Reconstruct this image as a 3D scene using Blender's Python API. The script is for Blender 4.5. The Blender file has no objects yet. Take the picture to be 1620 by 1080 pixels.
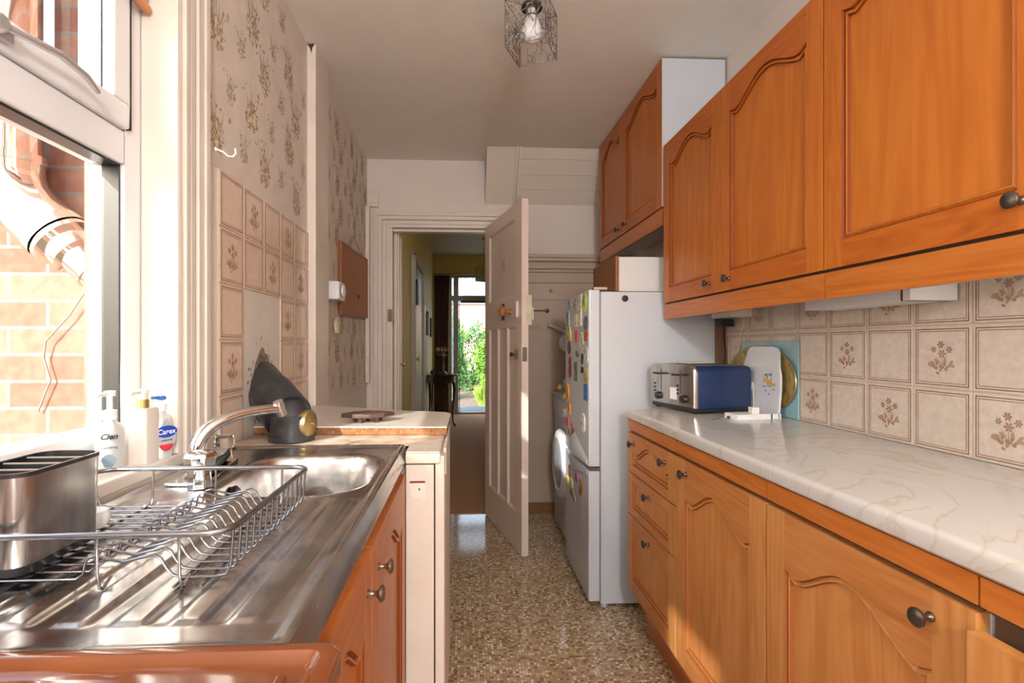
import bpy, bmesh, math, random
from mathutils import Vector, Matrix
from math import sin, cos, pi, radians, atan2, sqrt
R = random.Random(7)
scene = bpy.context.scene
COL = scene.collection

# ---------------------------------------------------------------- camera, sky, sun, exposure
cd = bpy.data.cameras.new('camera'); cam = bpy.data.objects.new('camera', cd); COL.objects.link(cam)
cam.location = (0, 0, 1.158); cam.rotation_euler = (pi/2, 0, -radians(3))
cd.sensor_width = 36; cd.lens = 813.3/1620*36; cd.shift_x = 34.2/1620; cd.shift_y = 5.5/1620
cd.clip_start = .02; cd.clip_end = 200
scene.camera = cam
scene.view_settings.view_transform = 'Standard'; scene.view_settings.look = 'None'
scene.view_settings.gamma = 1; scene.view_settings.use_curve_mapping = False
scene.view_settings.exposure = 0.86
w = bpy.data.worlds.new('sky'); scene.world = w; w.use_nodes = True
wn = w.node_tree.nodes; wl = w.node_tree.links
bg = wn['Background']
st = wn.new('ShaderNodeTexSky'); st.sky_type = 'NISHITA'; st.sun_disc = False
st.sun_elevation = radians(26.6); st.sun_rotation = radians(214); st.air_density = 1.0; st.dust_density = 3.0
mxw = wn.new('ShaderNodeMixRGB'); mxw.inputs[0].default_value = .6; mxw.inputs[2].default_value = (.62, .66, .70, 1)
SKY_GAIN = 2.4
sc_ = wn.new('ShaderNodeVectorMath'); sc_.operation = 'SCALE'; sc_.inputs['Scale'].default_value = .30
wl.new(st.outputs[0], sc_.inputs[0]); wl.new(sc_.outputs[0], mxw.inputs[1]); wl.new(mxw.outputs[0], bg.inputs[0])
bg.inputs[1].default_value = SKY_GAIN
sl = bpy.data.lights.new('sun', 'SUN'); sl.energy = 6.2; sl.angle = radians(.8); sl.color = (1, .97, .92)
so = bpy.data.objects.new('sun', sl); COL.objects.link(so)
so.rotation_euler = Vector((.515, .857, -.50)).to_track_quat('-Z', 'Y').to_euler()
al = bpy.data.lights.new('fill_light', 'POINT'); al.shadow_soft_size = .07; al.energy = 56; al.color = (.96, .97, 1)  # fill light added behind the camera to brighten the room
ao = bpy.data.objects.new('fill_light', al); COL.objects.link(ao); ao.location = (.25, -1.2, 1.74)

# ---------------------------------------------------------------- materials
def mat(name, col=(.8, .8, .8), rough=.5, metal=0, spec=.5, **k):
    m = bpy.data.materials.new(name); m.use_nodes = True
    b = m.node_tree.nodes['Principled BSDF']
    b.inputs['Base Color'].default_value = (*col, 1); b.inputs['Roughness'].default_value = rough
    b.inputs['Metallic'].default_value = metal; b.inputs['Specular IOR Level'].default_value = spec
    for a, v in k.items(): b.inputs[a.replace('_', ' ')].default_value = v
    return m
def N(m, t, **k):
    n = m.node_tree.nodes.new('ShaderNode'+t)
    for a, v in k.items():
        if a.startswith('i_'): n.inputs[a[2:]].default_value = v
        else: setattr(n, a, v)
    return n
def lk(m, a, b): m.node_tree.links.new(a, b)
def coords(m, scale=(1, 1, 1), which='Object'):
    t = N(m, 'TexCoord'); mp = N(m, 'Mapping'); mp.inputs['Scale'].default_value = scale
    lk(m, t.outputs[which], mp.inputs[0]); return mp.outputs[0]
def ramp(m, src, stops, interp='LINEAR'):
    r = N(m, 'ValToRGB'); r.color_ramp.interpolation = interp
    while len(r.color_ramp.elements) < len(stops): r.color_ramp.elements.new(.5)
    for e, (p, c) in zip(r.color_ramp.elements, stops): e.position = p; e.color = (*c, 1)
    lk(m, src, r.inputs[0]); return r.outputs[0]
def P(m): return m.node_tree.nodes['Principled BSDF']
def bump(m, src, strength=.3, dist=.002):
    b = N(m, 'Bump', i_Strength=strength, i_Distance=dist); lk(m, src, b.inputs['Height']); lk(m, b.outputs[0], P(m).inputs['Normal'])
def mottled(name, c1, c2, scale=20, rough=.5, bs=0, bd=.002, det=4, metal=0, sc=(1, 1, 1), spec=.5, **k):
    m = mat(name, c1, rough, metal, spec, **k)
    n = N(m, 'TexNoise', i_Scale=scale, i_Detail=det); lk(m, coords(m, sc), n.inputs['Vector'])
    lk(m, ramp(m, n.outputs['Fac'], [(.3, c1), (.7, c2)]), P(m).inputs['Base Color'])
    if bs: bump(m, n.outputs['Fac'], bs, bd)
    return m
def wood(name, c1, c2, c3, vertical=True, rough=.38, s=1.0, axis=None):
    m = mat(name, c1, rough, 0, .4)
    # grain runs along z (vertical) or along y (horizontal)
    sc = {'z': (14*s, 14*s, 1.3*s), 'y': (14*s, 1.3*s, 14*s), 'x': (1.3*s, 14*s, 14*s)}[axis or ('z' if vertical else 'y')]
    co = coords(m, sc)
    oi = N(m, 'ObjectInfo'); add = N(m, 'VectorMath', operation='ADD'); mu = N(m, 'VectorMath', operation='SCALE'); mu.inputs['Scale'].default_value = 13
    cmb = N(m, 'CombineXYZ'); lk(m, oi.outputs['Random'], cmb.inputs[0]); lk(m, oi.outputs['Random'], cmb.inputs[1]); lk(m, oi.outputs['Random'], cmb.inputs[2])
    lk(m, cmb.outputs[0], mu.inputs[0]); lk(m, co, add.inputs[0]); lk(m, mu.outputs[0], add.inputs[1])
    n1 = N(m, 'TexNoise', i_Scale=.55, i_Detail=3, i_Distortion=1.2); lk(m, add.outputs[0], n1.inputs['Vector'])
    n2 = N(m, 'TexNoise', i_Scale=5, i_Detail=6); lk(m, add.outputs[0], n2.inputs['Vector'])
    # contour-like figure of flat-sawn timber
    mm = N(m, 'Math', operation='MULTIPLY'); mm.inputs[1].default_value = 9; lk(m, n1.outputs['Fac'], mm.inputs[0])
    fr = N(m, 'Math', operation='PINGPONG'); fr.inputs[1].default_value = .5; lk(m, mm.outputs[0], fr.inputs[0])
    mix = N(m, 'Math', operation='MULTIPLY_ADD'); mix.inputs[1].default_value = .55; lk(m, fr.outputs[0], mix.inputs[0])
    h = N(m, 'Math', operation='MULTIPLY'); h.inputs[1].default_value = .7; lk(m, n2.outputs['Fac'], h.inputs[0]); lk(m, h.outputs[0], mix.inputs[2])
    lk(m, ramp(m, mix.outputs[0], [(.15, c3), (.48, c1), (.85, c2)]), P(m).inputs['Base Color'])
    return m
def glass(name, rough=0.0, col=(1, 1, 1)):
    m = mat(name, col, rough); P(m).inputs['Transmission Weight'].default_value = 1; P(m).inputs['IOR'].default_value = 1.02 if rough == 0 else 1.2
    return m
def pane_glass(name, bumpy=False):
    m = bpy.data.materials.new(name); m.use_nodes = True; nt = m.node_tree; nt.nodes.clear()
    o = nt.nodes.new('ShaderNodeOutputMaterial'); tr = nt.nodes.new('ShaderNodeBsdfTransparent'); gl = nt.nodes.new('ShaderNodeBsdfGlossy')
    gl.inputs['Roughness'].default_value = .02; mx = nt.nodes.new('ShaderNodeMixShader'); fz = nt.nodes.new('ShaderNodeLayerWeight'); fz.inputs['Blend'].default_value = .12
    mu = nt.nodes.new('ShaderNodeMath'); mu.operation = 'MULTIPLY'; mu.inputs[1].default_value = .5
    nt.links.new(fz.outputs['Fresnel'], mu.inputs[0]); nt.links.new(mu.outputs[0], mx.inputs[0]); nt.links.new(tr.outputs[0], mx.inputs[1]); nt.links.new(gl.outputs[0], mx.inputs[2]); nt.links.new(mx.outputs[0], o.inputs[0])
    tr.inputs[0].default_value = (.96, .97, .97, 1)
    if bumpy:
        rf = nt.nodes.new('ShaderNodeBsdfTranslucent'); rf.inputs[0].default_value = (.8, .84, .86, 1)
        m2 = nt.nodes.new('ShaderNodeMixShader'); tc = nt.nodes.new('ShaderNodeTexCoord'); v = nt.nodes.new('ShaderNodeTexNoise'); v.inputs['Scale'].default_value = 90
        rp = nt.nodes.new('ShaderNodeValToRGB'); rp.color_ramp.elements[0].position = .4; rp.color_ramp.elements[1].position = .6
        nt.links.new(tc.outputs['Object'], v.inputs['Vector']); nt.links.new(v.outputs['Fac'], rp.inputs[0]); nt.links.new(rp.outputs[0], m2.inputs[0])
        nt.links.new(mx.outputs[0], m2.inputs[1]); nt.links.new(rf.outputs[0], m2.inputs[2]); nt.links.new(m2.outputs[0], o.inputs[0])
    return m

M = {}
M['ceil'] = mottled('ceiling_paint', (.84, .79, .72), (.88, .83, .76), 6, .6, .15, .004)
M['wall'] = mottled('wall_paint', (.76, .69, .63), (.72, .65, .59), 5, .6, .2, .003)
M['paint'] = mat('cream_gloss_paint', (.76, .68, .59), .3)
M['paint2'] = mottled('old_cream_paint', (.70, .61, .52), (.76, .68, .60), 9, .4)
M['doorp'] = mat('door_paint', (.74, .62, .54), .35)
M['white'] = mat('white_plastic', (.82, .82, .83), .28)
M['upvc'] = mat('white_upvc', (.80, .79, .80), .25)
M['enamel'] = mat('white_enamel', (.53, .555, .61), .28)
M['paper'] = mottled('wallpaper', (.68, .58, .50), (.73, .64, .56), 14, .6)
M['pet1'] = mat('paper_ochre', (.44, .29, .12), .7); M['pet2'] = mat('paper_pink', (.46, .22, .15), .7)
M['pet3'] = mat('paper_leaf', (.40, .35, .23), .7); M['pet4'] = mat('paper_pale', (.63, .49, .33), .7)
M['tile'] = mottled('tile_glaze', (.60, .50, .41), (.68, .58, .49), 60, .22, 0, 0, 3)
M['tileL'] = mottled('tile_glaze_rose', (.70, .52, .40), (.75, .58, .46), 60, .22, 0, 0, 3)
M['grout'] = mat('grout', (.60, .48, .36), .7)
M['line'] = mat('tile_line', (.25, .10, .055), .5)
M['bloom'] = mat('tile_bloom', (.38, .22, .15), .5); M['bloom2'] = mat('tile_bloom_leaf', (.42, .28, .18), .5)
WC = ((.52, .150, .019), (.61, .200, .032), (.42, .105, .012))
M['wu'] = wood('orange_wood_stile', *WC); M['wuh'] = wood('orange_wood_rail', (.46, .118, .014), (.55, .16, .024), (.36, .085, .010), False)
M['wup'] = wood('orange_wood_panel', (.52, .155, .021), (.62, .21, .035), (.44, .115, .014), True, s=.6)
M['wl'] = wood('faded_wood_stile', (.55, .23, .065), (.63, .31, .10), (.44, .155, .035)); M['wlh'] = wood('faded_wood_rail', (.50, .19, .05), (.58, .26, .08), (.38, .125, .028), False)
M['wlp'] = wood('faded_wood_panel', (.56, .225, .06), (.64, .30, .10), (.45, .155, .035), True, s=.7)
M['wll'] = wood('red_orange_wood', (.44, .135, .032), (.54, .19, .05), (.34, .09, .02)); M['wllh'] = wood('red_orange_rail', (.40, .12, .028), (.50, .17, .045), (.32, .085, .02), False)
M['strip'] = wood('orange_strip', (.50, .15, .024), (.58, .20, .04), (.40, .10, .015), False, .3)
M['dark'] = mat('dark_gap', (.05, .03, .02), .8)
M['carcass'] = mat('cabinet_melamine', (.66, .65, .64), .35)
M['knob'] = mat('aged_bronze', (.13, .105, .085), .32, .85)
M['pewter'] = mat('dull_pewter', (.30, .24, .19), .3, .9)
M['chrome'] = mat('chrome', (.75, .75, .76), .06, 1)
M['wire'] = mat('wire_chrome', (.32, .32, .335), .22, 1)
M['black'] = mat('black_plastic', (.015, .015, .017), .35)
M['soot'] = mottled('black_flue_paint', (.022, .023, .026), (.05, .05, .055), 30, .38, .1)
M['brass'] = mat('worn_brass', (.50, .38, .17), .35, .8)
M['rust'] = mottled('rusty_iron', (.06, .035, .028), (.13, .065, .045), 40, .6, .4)
M['cork'] = mottled('brown_hardboard', (.34, .125, .05), (.40, .155, .065), 12, .5)
M['card'] = mottled('chipboard_edge', (.18, .07, .025), (.38, .18, .07), 90, .85, .6)
M['brownenamel'] = mottled('brown_enamel', (.20, .060, .018), (.155, .042, .012), 8, .08)
# marble-look worktop
m = M['marble'] = mat('marble_laminate', (.6, .57, .53), .16)
co = coords(m); n1 = N(m, 'TexNoise', i_Scale=2.6, i_Detail=5, i_Distortion=1.6); lk(m, co, n1.inputs['Vector'])
veins = ramp(m, n1.outputs['Fac'], [(.0, (.53, .505, .475)), (.47, (.57, .545, .51)), (.496, (.52, .455, .36)), (.505, (.57, .54, .50)), (.60, (.59, .56, .53)), (.612, (.53, .47, .40)), (.625, (.57, .54, .505))])
lk(m, veins, P(m).inputs['Base Color'])
M['lam'] = mottled('cream_laminate', (.76, .70, .62), (.66, .58, .49), 9, .3)
m = M['lamworn'] = mottled('worn_cream_laminate', (.78, .72, .64), (.42, .27, .15), 16, .45, det=8)
# vinyl floor: small mosaic chips
m = M['vinyl'] = mat('mosaic_vinyl', (.5, .4, .3), .085, 0, .6)
co = coords(m, (1/.0115, 1/.0115, 1)); fl = N(m, 'VectorMath', operation='FLOOR'); lk(m, co, fl.inputs[0])
fx = N(m, 'VectorMath', operation='MULTIPLY'); fx.inputs[1].default_value = (1, 1, 0); lk(m, fl.outputs[0], fx.inputs[0])
wnz = N(m, 'TexWhiteNoise', noise_dimensions='3D'); lk(m, fx.outputs[0], wnz.inputs['Vector'])
chips = ramp(m, wnz.outputs['Value'], [(0, (.28, .15, .07)), (.14, (.47, .31, .165)), (.34, (.58, .42, .25)), (.56, (.43, .32, .19)), (.72, (.64, .51, .34)), (.88, (.82, .74, .58))], 'CONSTANT')
fr = N(m, 'VectorMath', operation='FRACTION'); lk(m, co, fr.inputs[0]); sx = N(m, 'SeparateXYZ'); lk(m, fr.outputs[0], sx.inputs[0])
ma = N(m, 'Math', operation='MINIMUM'); lk(m, sx.outputs[0], ma.inputs[0]); lk(m, sx.outputs[1], ma.inputs[1])
gt = N(m, 'Math', operation='GREATER_THAN'); gt.inputs[1].default_value = .14; lk(m, ma.outputs[0], gt.inputs[0])
mx = N(m, 'MixRGB'); mx.inputs[1].default_value = (.30, .22, .14, 1); lk(m, gt.outputs[0], mx.inputs[0]); lk(m, chips, mx.inputs[2]); lk(m, mx.outputs[0], P(m).inputs['Base Color'])
nb = N(m, 'TexNoise', i_Scale=30, i_Detail=2); lk(m, coords(m), nb.inputs['Vector']); bump(m, nb.outputs['Fac'], .03, .002)
# stainless steel
def steel(name, c, rlo, rhi, s=8, sc=(1, 1, 1)):
    m = mat(name, c, rlo, 1); n = N(m, 'TexNoise', i_Scale=s, i_Detail=6); lk(m, coords(m, sc), n.inputs['Vector'])
    mr = N(m, 'MapRange'); mr.inputs['To Min'].default_value = rlo; mr.inputs['To Max'].default_value = rhi; lk(m, n.outputs['Fac'], mr.inputs[0]); lk(m, mr.outputs[0], P(m).inputs['Roughness'])
    lk(m, ramp(m, n.outputs['Fac'], [(.35, tuple(x*.72 for x in c)), (.65, c)]), P(m).inputs['Base Color'])
    return m
M['steel'] = steel('sink_steel', (.62, .60, .58), .12, .36, 22)
M['steelb'] = steel('brushed_steel', (.55, .52, .50), .16, .26, 60, (1, 1, .05))
M['fluesteel'] = mat('polished_flue_steel', (.78, .75, .70), .09, 1)
# brick
def brick(name, c1, c2, mortar, rot=None):
    m = mat(name, c1, .85)
    t = N(m, 'TexCoord'); mp = N(m, 'Mapping'); lk(m, t.outputs['Object'], mp.inputs[0])
    mp.inputs['Rotation'].default_value = rot or (pi/2, 0, 0)
    b = N(m, 'TexBrick'); lk(m, mp.outputs[0], b.inputs['Vector'])
    b.inputs['Scale'].default_value = 1; b.inputs['Brick Width'].default_value = .235; b.inputs['Row Height'].default_value = .084
    b.inputs['Mortar Size'].default_value = .006; b.inputs['Color1'].default_value = (*c1, 1); b.inputs['Color2'].default_value = (*c2, 1); b.inputs['Mortar'].default_value = (*mortar, 1)
    b.inputs['Mortar Smooth'].default_value = .3; b.inputs['Bias'].default_value = -.1
    n = N(m, 'TexNoise', i_Scale=28, i_Detail=6); lk(m, t.outputs['Object'], n.inputs['Vector'])
    mx = N(m, 'MixRGB', blend_type='MULTIPLY'); mx.inputs[0].default_value = .5; lk(m, b.outputs[0], mx.inputs[1])
    lk(m, ramp(m, n.outputs['Fac'], [(.35, (.6, .55, .5)), (.6, (1, 1, 1))]), mx.inputs[2]); lk(m, mx.outputs[0], P(m).inputs['Base Color'])
    bump(m, b.outputs['Fac'], -.6, .01)
    return m
M['brick'] = brick('red_brick', (.235, .105, .070), (.32, .185, .135), (.20, .19, .175))
M['brickx'] = brick('red_brick_side', (.235, .105, .070), (.32, .185, .135), (.20, .19, .175), (pi/2, 0, pi/2))
M['carpet'] = mottled('brown_carpet', (.40, .20, .10), (.48, .26, .14), 120, .95, .4)
M['hallwall'] = mottled('yellow_hall_paint', (.64, .49, .17), (.58, .44, .15), 4, .6)
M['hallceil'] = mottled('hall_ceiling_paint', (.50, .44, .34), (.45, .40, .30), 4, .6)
M['mahog'] = mat('dark_mahogany', (.03, .012, .008), .15)
M['curt'] = mottled('brown_curtain', (.060, .028, .018), (.10, .05, .03), 30, .9)
M['pane'] = pane_glass('clear_pane'); M['obsc'] = pane_glass('rippled_pane', True)
M['blind'] = mottled('orange_blind', (.62, .26, .11), (.56, .22, .09), 8, .5)
M['navy'] = mat('navy_enamel', (.008, .028, .10), .18)
M['slate'] = mottled('slate_step', (.10, .13, .17), (.15, .18, .22), 12, .7)
M['leaf1'] = mottled('leaf_green', (.07, .20, .02), (.17, .34, .04), 3, .5); M['leaf2'] = mottled('leaf_dark', (.035, .13, .03), (.09, .24, .05), 3, .5)
M['leaf3'] = mottled('leaf_lime', (.20, .34, .04), (.32, .44, .08), 3, .5); M['soil'] = mottled('garden_soil', (.12, .09, .06), (.22, .17, .12), 9, .9)
M['crystal'] = mat('clear_acrylic', (1, 1, 1), .05, 0, .5, Transmission_Weight=1, IOR=1.49)
M['note'] = mat('white_paper', (.8, .8, .8), .6)
def plain(c, rough=.4, metal=0):
    k = 'c%.3f_%.3f_%.3f_%.2f' % (*c, rough)
    if k not in M: M[k] = mat('colour_'+k[1:].replace('.', ''), c, rough, metal)
    return M[k]

# ---------------------------------------------------------------- mesh helpers
class MB:
    def __init__(s): s.v = []; s.f = []; s.m = []
    def face(s, pts, m=0):
        i = len(s.v); s.v += [tuple(p) for p in pts]; s.f.append(tuple(range(i, i+len(pts)))); s.m.append(m)
    def box(s, x0, x1, y0, y1, z0, z1, m=0, T=None):
        i = len(s.v); p = [(x, y, z) for x in (x0, x1) for y in (y0, y1) for z in (z0, z1)]
        s.v += [T(*q) for q in p] if T else p
        for f in ((0, 1, 3, 2), (4, 6, 7, 5), (0, 4, 5, 1), (2, 3, 7, 6), (0, 2, 6, 4), (1, 5, 7, 3)):
            s.f.append(tuple(i+k for k in f)); s.m.append(m)
    def loft(s, rings, closed=True, m=0, cap0=True, cap1=True):
        n = len(rings[0]); i = len(s.v)
        for r in rings: s.v += [tuple(p) for p in r]
        for a in range(len(rings)-1):
            for k in range(n if closed else n-1):
                s.f.append((i+a*n+k, i+a*n+(k+1) % n, i+(a+1)*n+(k+1) % n, i+(a+1)*n+k)); s.m.append(m)
        if cap0: s.f.append(tuple(i+k for k in range(n))); s.m.append(m)
        if cap1: s.f.append(tuple(i+(len(rings)-1)*n+k for k in range(n))); s.m.append(m)
    def prism(s, poly, axis, a, b, m=0):
        o = {'x': lambda p, h: (h, p[0], p[1]), 'y': lambda p, h: (p[0], h, p[1]), 'z': lambda p, h: (p[0], p[1], h)}[axis]
        s.loft([[o(p, a) for p in poly], [o(p, b) for p in poly]], m=m)
    def tube(s, pts, r, n=8, closed=False, m=0, cap=True):
        pts = [Vector(p) for p in pts]; L = len(pts); rr = r if isinstance(r, (list, tuple)) else [r]*L
        rings = []; up = None
        for i, p in enumerate(pts):
            if closed: t = (pts[(i+1) % L]-pts[i-1]).normalized()
            else: t = (pts[min(i+1, L-1)]-pts[max(i-1, 0)]).normalized()
            if up is None:
                up = t.cross(Vector((0, 0, 1)));
                if up.length < .01: up = t.cross(Vector((1, 0, 0)))
            up = (up - t*up.dot(t)).normalized(); q = t.cross(up)
            rings.append([p+(up*cos(2*pi*k/n)+q*sin(2*pi*k/n))*rr[i] for k in range(n)])
        if closed:
            rings.append(rings[0]); s.loft(rings, m=m, cap0=False, cap1=False)
        else: s.loft(rings, m=m, cap0=cap, cap1=cap)
    def lathe(s, prof, c=(0, 0, 0), d=(0, 0, 1), n=20, m=0):
        d = Vector(d).normalized(); u = d.orthogonal().normalized(); q = d.cross(u); c = Vector(c)
        s.loft([[c+d*h+(u*cos(2*pi*k/n)+q*sin(2*pi*k/n))*max(r, 1e-5) for k in range(n)] for r, h in prof], m=m)
WL = {}
def obj(name, mb, mats, parent=None, bevel=0, smooth=0, local=False, base=None, weld=True):
    me = bpy.data.meshes.new(name); o = bpy.data.objects.new(name, me)
    if parent is None:
        if base is None:
            xs, ys, zs = zip(*mb.v); base = ((min(xs)+max(xs))/2, (min(ys)+max(ys))/2, min(zs))
        org = Vector(base); o.location = org
    else: org = Vector((0, 0, 0)) if local else WL[parent.name]
    me.from_pydata([tuple(Vector(v)-org) for v in mb.v], [], mb.f)
    mats = mats if isinstance(mats, (list, tuple)) else [mats]
    for m_ in mats: me.materials.append(m_)
    me.polygons.foreach_set('material_index', mb.m)
    b = bmesh.new(); b.from_mesh(me)
    if weld: bmesh.ops.remove_doubles(b, verts=b.verts, dist=1e-5)
    bmesh.ops.recalc_face_normals(b, faces=b.faces); b.to_mesh(me); b.free()
    if smooth: me.shade_smooth(); me.set_sharp_from_angle(angle=radians(smooth))
    COL.objects.link(o); o.parent = parent; WL[o.name] = org if parent is None else WL[parent.name]
    if bevel:
        md = o.modifiers.new('bevel', 'BEVEL'); md.width = bevel; md.segments = 2; md.limit_method = 'ANGLE'; md.angle_limit = radians(40)
    return o
def tag(o, label, cat=None, group=None):
    o['label'] = label
    if cat: o['category'] = cat
    if group: o['group'] = group
    return o
def struct(name, mb, mats, parent=None, label=None, **k):
    o = obj(name, mb, mats, parent, **k)
    if parent is None: o['kind'] = 'structure'
    if label: o['label'] = label; o['category'] = name.split('_')[0]
    return o
def root(name, loc, label, cat, group=None, rz=0):
    o = bpy.data.objects.new(name, None); COL.objects.link(o); o.location = loc; o.rotation_euler = (0, 0, rz); o.empty_display_size = .05
    WL[o.name] = Vector(loc); return tag(o, label, cat, group)
def dup(r, loc, label=None, rz=None):
    c = r.copy(); COL.objects.link(c); c.location = loc; WL[c.name] = Vector(loc)
    if rz is not None: c.rotation_euler = (0, 0, rz)
    if label: c['label'] = label
    for ch in list(r.children):
        d = ch.copy(); COL.objects.link(d); d.parent = c
        for g in list(ch.children):
            e = g.copy(); COL.objects.link(e); e.parent = d
    return c
LAY = [0]
def ell(mb, f, cx, cy, a, b, rot, m, n=7):
    LAY[0] = (LAY[0]+1) % 60; k_ = LAY[0]*1.2e-5*mb.__dict__.get('sg', 1)
    mb.face([(lambda p: (p[0]+k_, p[1], p[2]))(f(cx+a*cos(t)*cos(rot)-b*sin(t)*sin(rot), cy+a*cos(t)*sin(rot)+b*sin(t)*cos(rot))) for t in [2*pi*k/n for k in range(n)]], m)
def text(body, size, T, mt, parent, name='lettering', depth=.0002, shear=0):
    c = bpy.data.curves.new(name, 'FONT'); c.body = body; c.size = size; c.extrude = depth; c.offset = size*(.03 if body[1] == 'i' else .008); c.align_x = 'CENTER'; c.shear = shear
    t = bpy.data.objects.new('tmp', c); COL.objects.link(t)
    me = bpy.data.meshes.new_from_object(t.evaluated_get(bpy.context.evaluated_depsgraph_get()))
    bpy.data.objects.remove(t); org = WL[parent.name]
    for v in me.vertices: v.co = Vector(T(*v.co)) - org
    me.materials.clear(); me.materials.append(mt)
    o = bpy.data.objects.new(name, me); COL.objects.link(o); o.parent = parent; return o

# ---------------------------------------------------------------- room shell
LX, RX, FY, CZ, BY = -.655, 1.157, 3.53, 2.42, -1.5
b = MB(); b.box(-1.0, 1.3, BY-.1, FY+.0, -.08, 0); struct('floor', b, M['vinyl'], base=(0, 0, 0), label='mosaic patterned beige and brown vinyl kitchen floor')
b = MB(); b.box(-.95, 1.3, BY-.1, FY, CZ, CZ+.1)
b.prism([(-.62+.02, 1.2), (-.62+.02, 2.05), (-.52, 2.085), (-.40, 2.082), (-.28, 2.04), (-.16, 1.97), (-.07, 1.88), (.02, 1.72), (.06, 1.5), (.05, 1.2)], 'z', CZ-.0015, CZ+.01)
struct('ceiling', b, M['ceil'], base=(0, 0, CZ), label='off-white textured kitchen ceiling', bevel=0)
# right wall: painted above, tiles between worktop and wall cupboards
b = MB(); b.box(RX, RX+.12, BY, FY, 0, CZ); struct('wall_right', b, M['wall'], base=(RX, 0, 0), label='right kitchen wall with cream floral tiles')
T_ = .1525
def tiles(x, sgn, y0, z1, cols, rows, par, skip, mt, base, name, parent, ylim=None):
    f0 = lambda e: (lambda y, z: (x+sgn*e, y, z))
    mb = MB(); mb.sg = sgn
    lo, hi = min(cols), max(cols)+1
    for c in cols:
        for r in rows:
            if skip(c, r): continue
            ya, yb = y0+c*T_, y0+(c+1)*T_; zb, za = z1-r*T_, z1-(r+1)*T_
            cut = 0
            if ylim and yb > ylim: yb = ylim; cut = 1
            mb.box(*(sorted((x, x+sgn*.004))), ya, yb, za, zb, 1)
            g = .0022; mb.box(*(sorted((x, x+sgn*.0065))), ya+g, yb-g, za+g, zb-g, 0)
            fe = f0(.0068)
            for ins, wd in ((.0075, .0022), (.0135, .0014)):
                a0, a1, c0, c1 = ya+ins, yb-ins, za+ins, zb-ins
                for (p, q, s, t) in ((a0, a1, c0, c0+wd), (a0, a1, c1-wd, c1), (a0, a0+wd, c0, c1), (a1-wd, a1, c0, c1)):
                    mb.face([fe(p, s), fe(q, s), fe(q, t), fe(p, t)], 2)
            if (c+r+par) % 2 == 0 and not cut:
                cy, cz = (ya+yb)/2, (za+zb)/2-.004; sy = -1 if sgn < 0 else 1
                fm = lambda u, v: fe(cy+sy*u, cz+v)
                rr = random.Random(3)
                for (u, v, s) in ((0, .034, .010), (-.019, .022, .008), (.021, .022, .009), (.002, .012, .011)):
                    for k in range(6): ell(mb, fm, u+s*.62*cos(k*pi/3), v+s*.62*sin(k*pi/3), s*.42, s*.26, k*pi/3, 3, 6)
                    ell(mb, fm, u, v, s*.22, s*.22, 0, 3, 6)
                for (u, v, ang) in ((-.012, -.005, 2.0), (.014, -.004, 1.1), (.002, -.008, 1.57)): ell(mb, fm, u*.6, v, .016, .0009, ang, 4, 6)
                for k in range(9):
                    a = pi*(k/8); u = .027*cos(a); v = -.020+.016*sin(a)*(k % 2)
                    ell(mb, fm, u, v-.004+abs(u)*.3, .0095, .0042, a+(.5 if k % 2 else -.3), 4, 6)
                for k in range(12): ell(mb, fm, rr.uniform(-.021, .021), -.026+rr.uniform(-.010, .014), .0050, .0032, rr.uniform(0, 3), 3, 6)
    return struct(name, mb, [mt, M['grout'], M['line'], M['bloom'], M['bloom2']], parent, weld=False)
wr = bpy.data.objects['wall_right']
tiles(RX, -1, 1.5626, 1.205+T_, range(-9, 5), range(0, 3), 0, lambda c, r: False, M['tile'], None, 'tile_splashback', wr, 2.2)
# left wall with window openings (inner leaf painted, outer leaf brick)
WY0, WY1, WZ0, WZ1 = .30, 1.20, .885, 2.22
SY0, SY1, SZ0, SZ1 = -1.27, -.56, 1.22, 1.82
def wall_with_holes(x0, x1, ya, yb, holes, m=0, ztop=CZ, zbot=0):
    mb = MB(); ys = sorted({ya, yb}|{h[0] for h in holes}|{h[1] for h in holes})
    for a, c in zip(ys, ys[1:]):
        h = [q for q in holes if q[0] <= a+1e-6 and q[1] >= c-1e-6]
        if h: mb.box(x0, x1, a, c, zbot, h[0][2], m); mb.box(x0, x1, a, c, h[0][3], ztop, m)
        else: mb.box(x0, x1, a, c, zbot, ztop, m)
    return mb
holes = [(WY0, WY1, WZ0, WZ1), (SY0, SY1, SZ0, SZ1)]
b = wall_with_holes(-.80, LX, BY, FY, holes)
def motif(mb, f, cx, cz, s, rr, kind):
    # a printed posy: stems fanning up from a bunch of petals
    W_ = 1.55
    for k in range(int(7+6*s)):
        a = rr.uniform(-.6, .6); L = rr.uniform(.03, .08)*s
        ell(mb, f, cx+sin(a)*L*.8*W_, cz+cos(a)*L*.8, L*.5, .0009*s+.0004, pi/2-a, 2, 6)
    for k in range(int(30+46*s)):
        a = rr.uniform(0, 2*pi); q = rr.random()**.6; u = cos(a)*q*.030*s*W_; v = sin(a)*q*.046*s-.006
        c = rr.choice([0, 0, 1, 2, 3] if kind else [1, 0, 2, 3, 2])
        ell(mb, f, cx+u, cz+v, rr.uniform(.004, .0085)*s*1.2, rr.uniform(.0020, .0042)*s, rr.uniform(0, pi), c, 6)
    for k in range(9):
        a = rr.uniform(-.7, .7); L = rr.uniform(.055, .088)*s
        ell(mb, f, cx+sin(a)*L*W_, cz+cos(a)*L, .0065*s, .0035*s, rr.uniform(0, pi), rr.choice([1, 1, 3, 2]), 6)
wlft = struct('wall_left', b, [M['wall']], base=(LX, 0, 0), label='left kitchen wall, part wallpapered and part tiled', weld=False)
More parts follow.
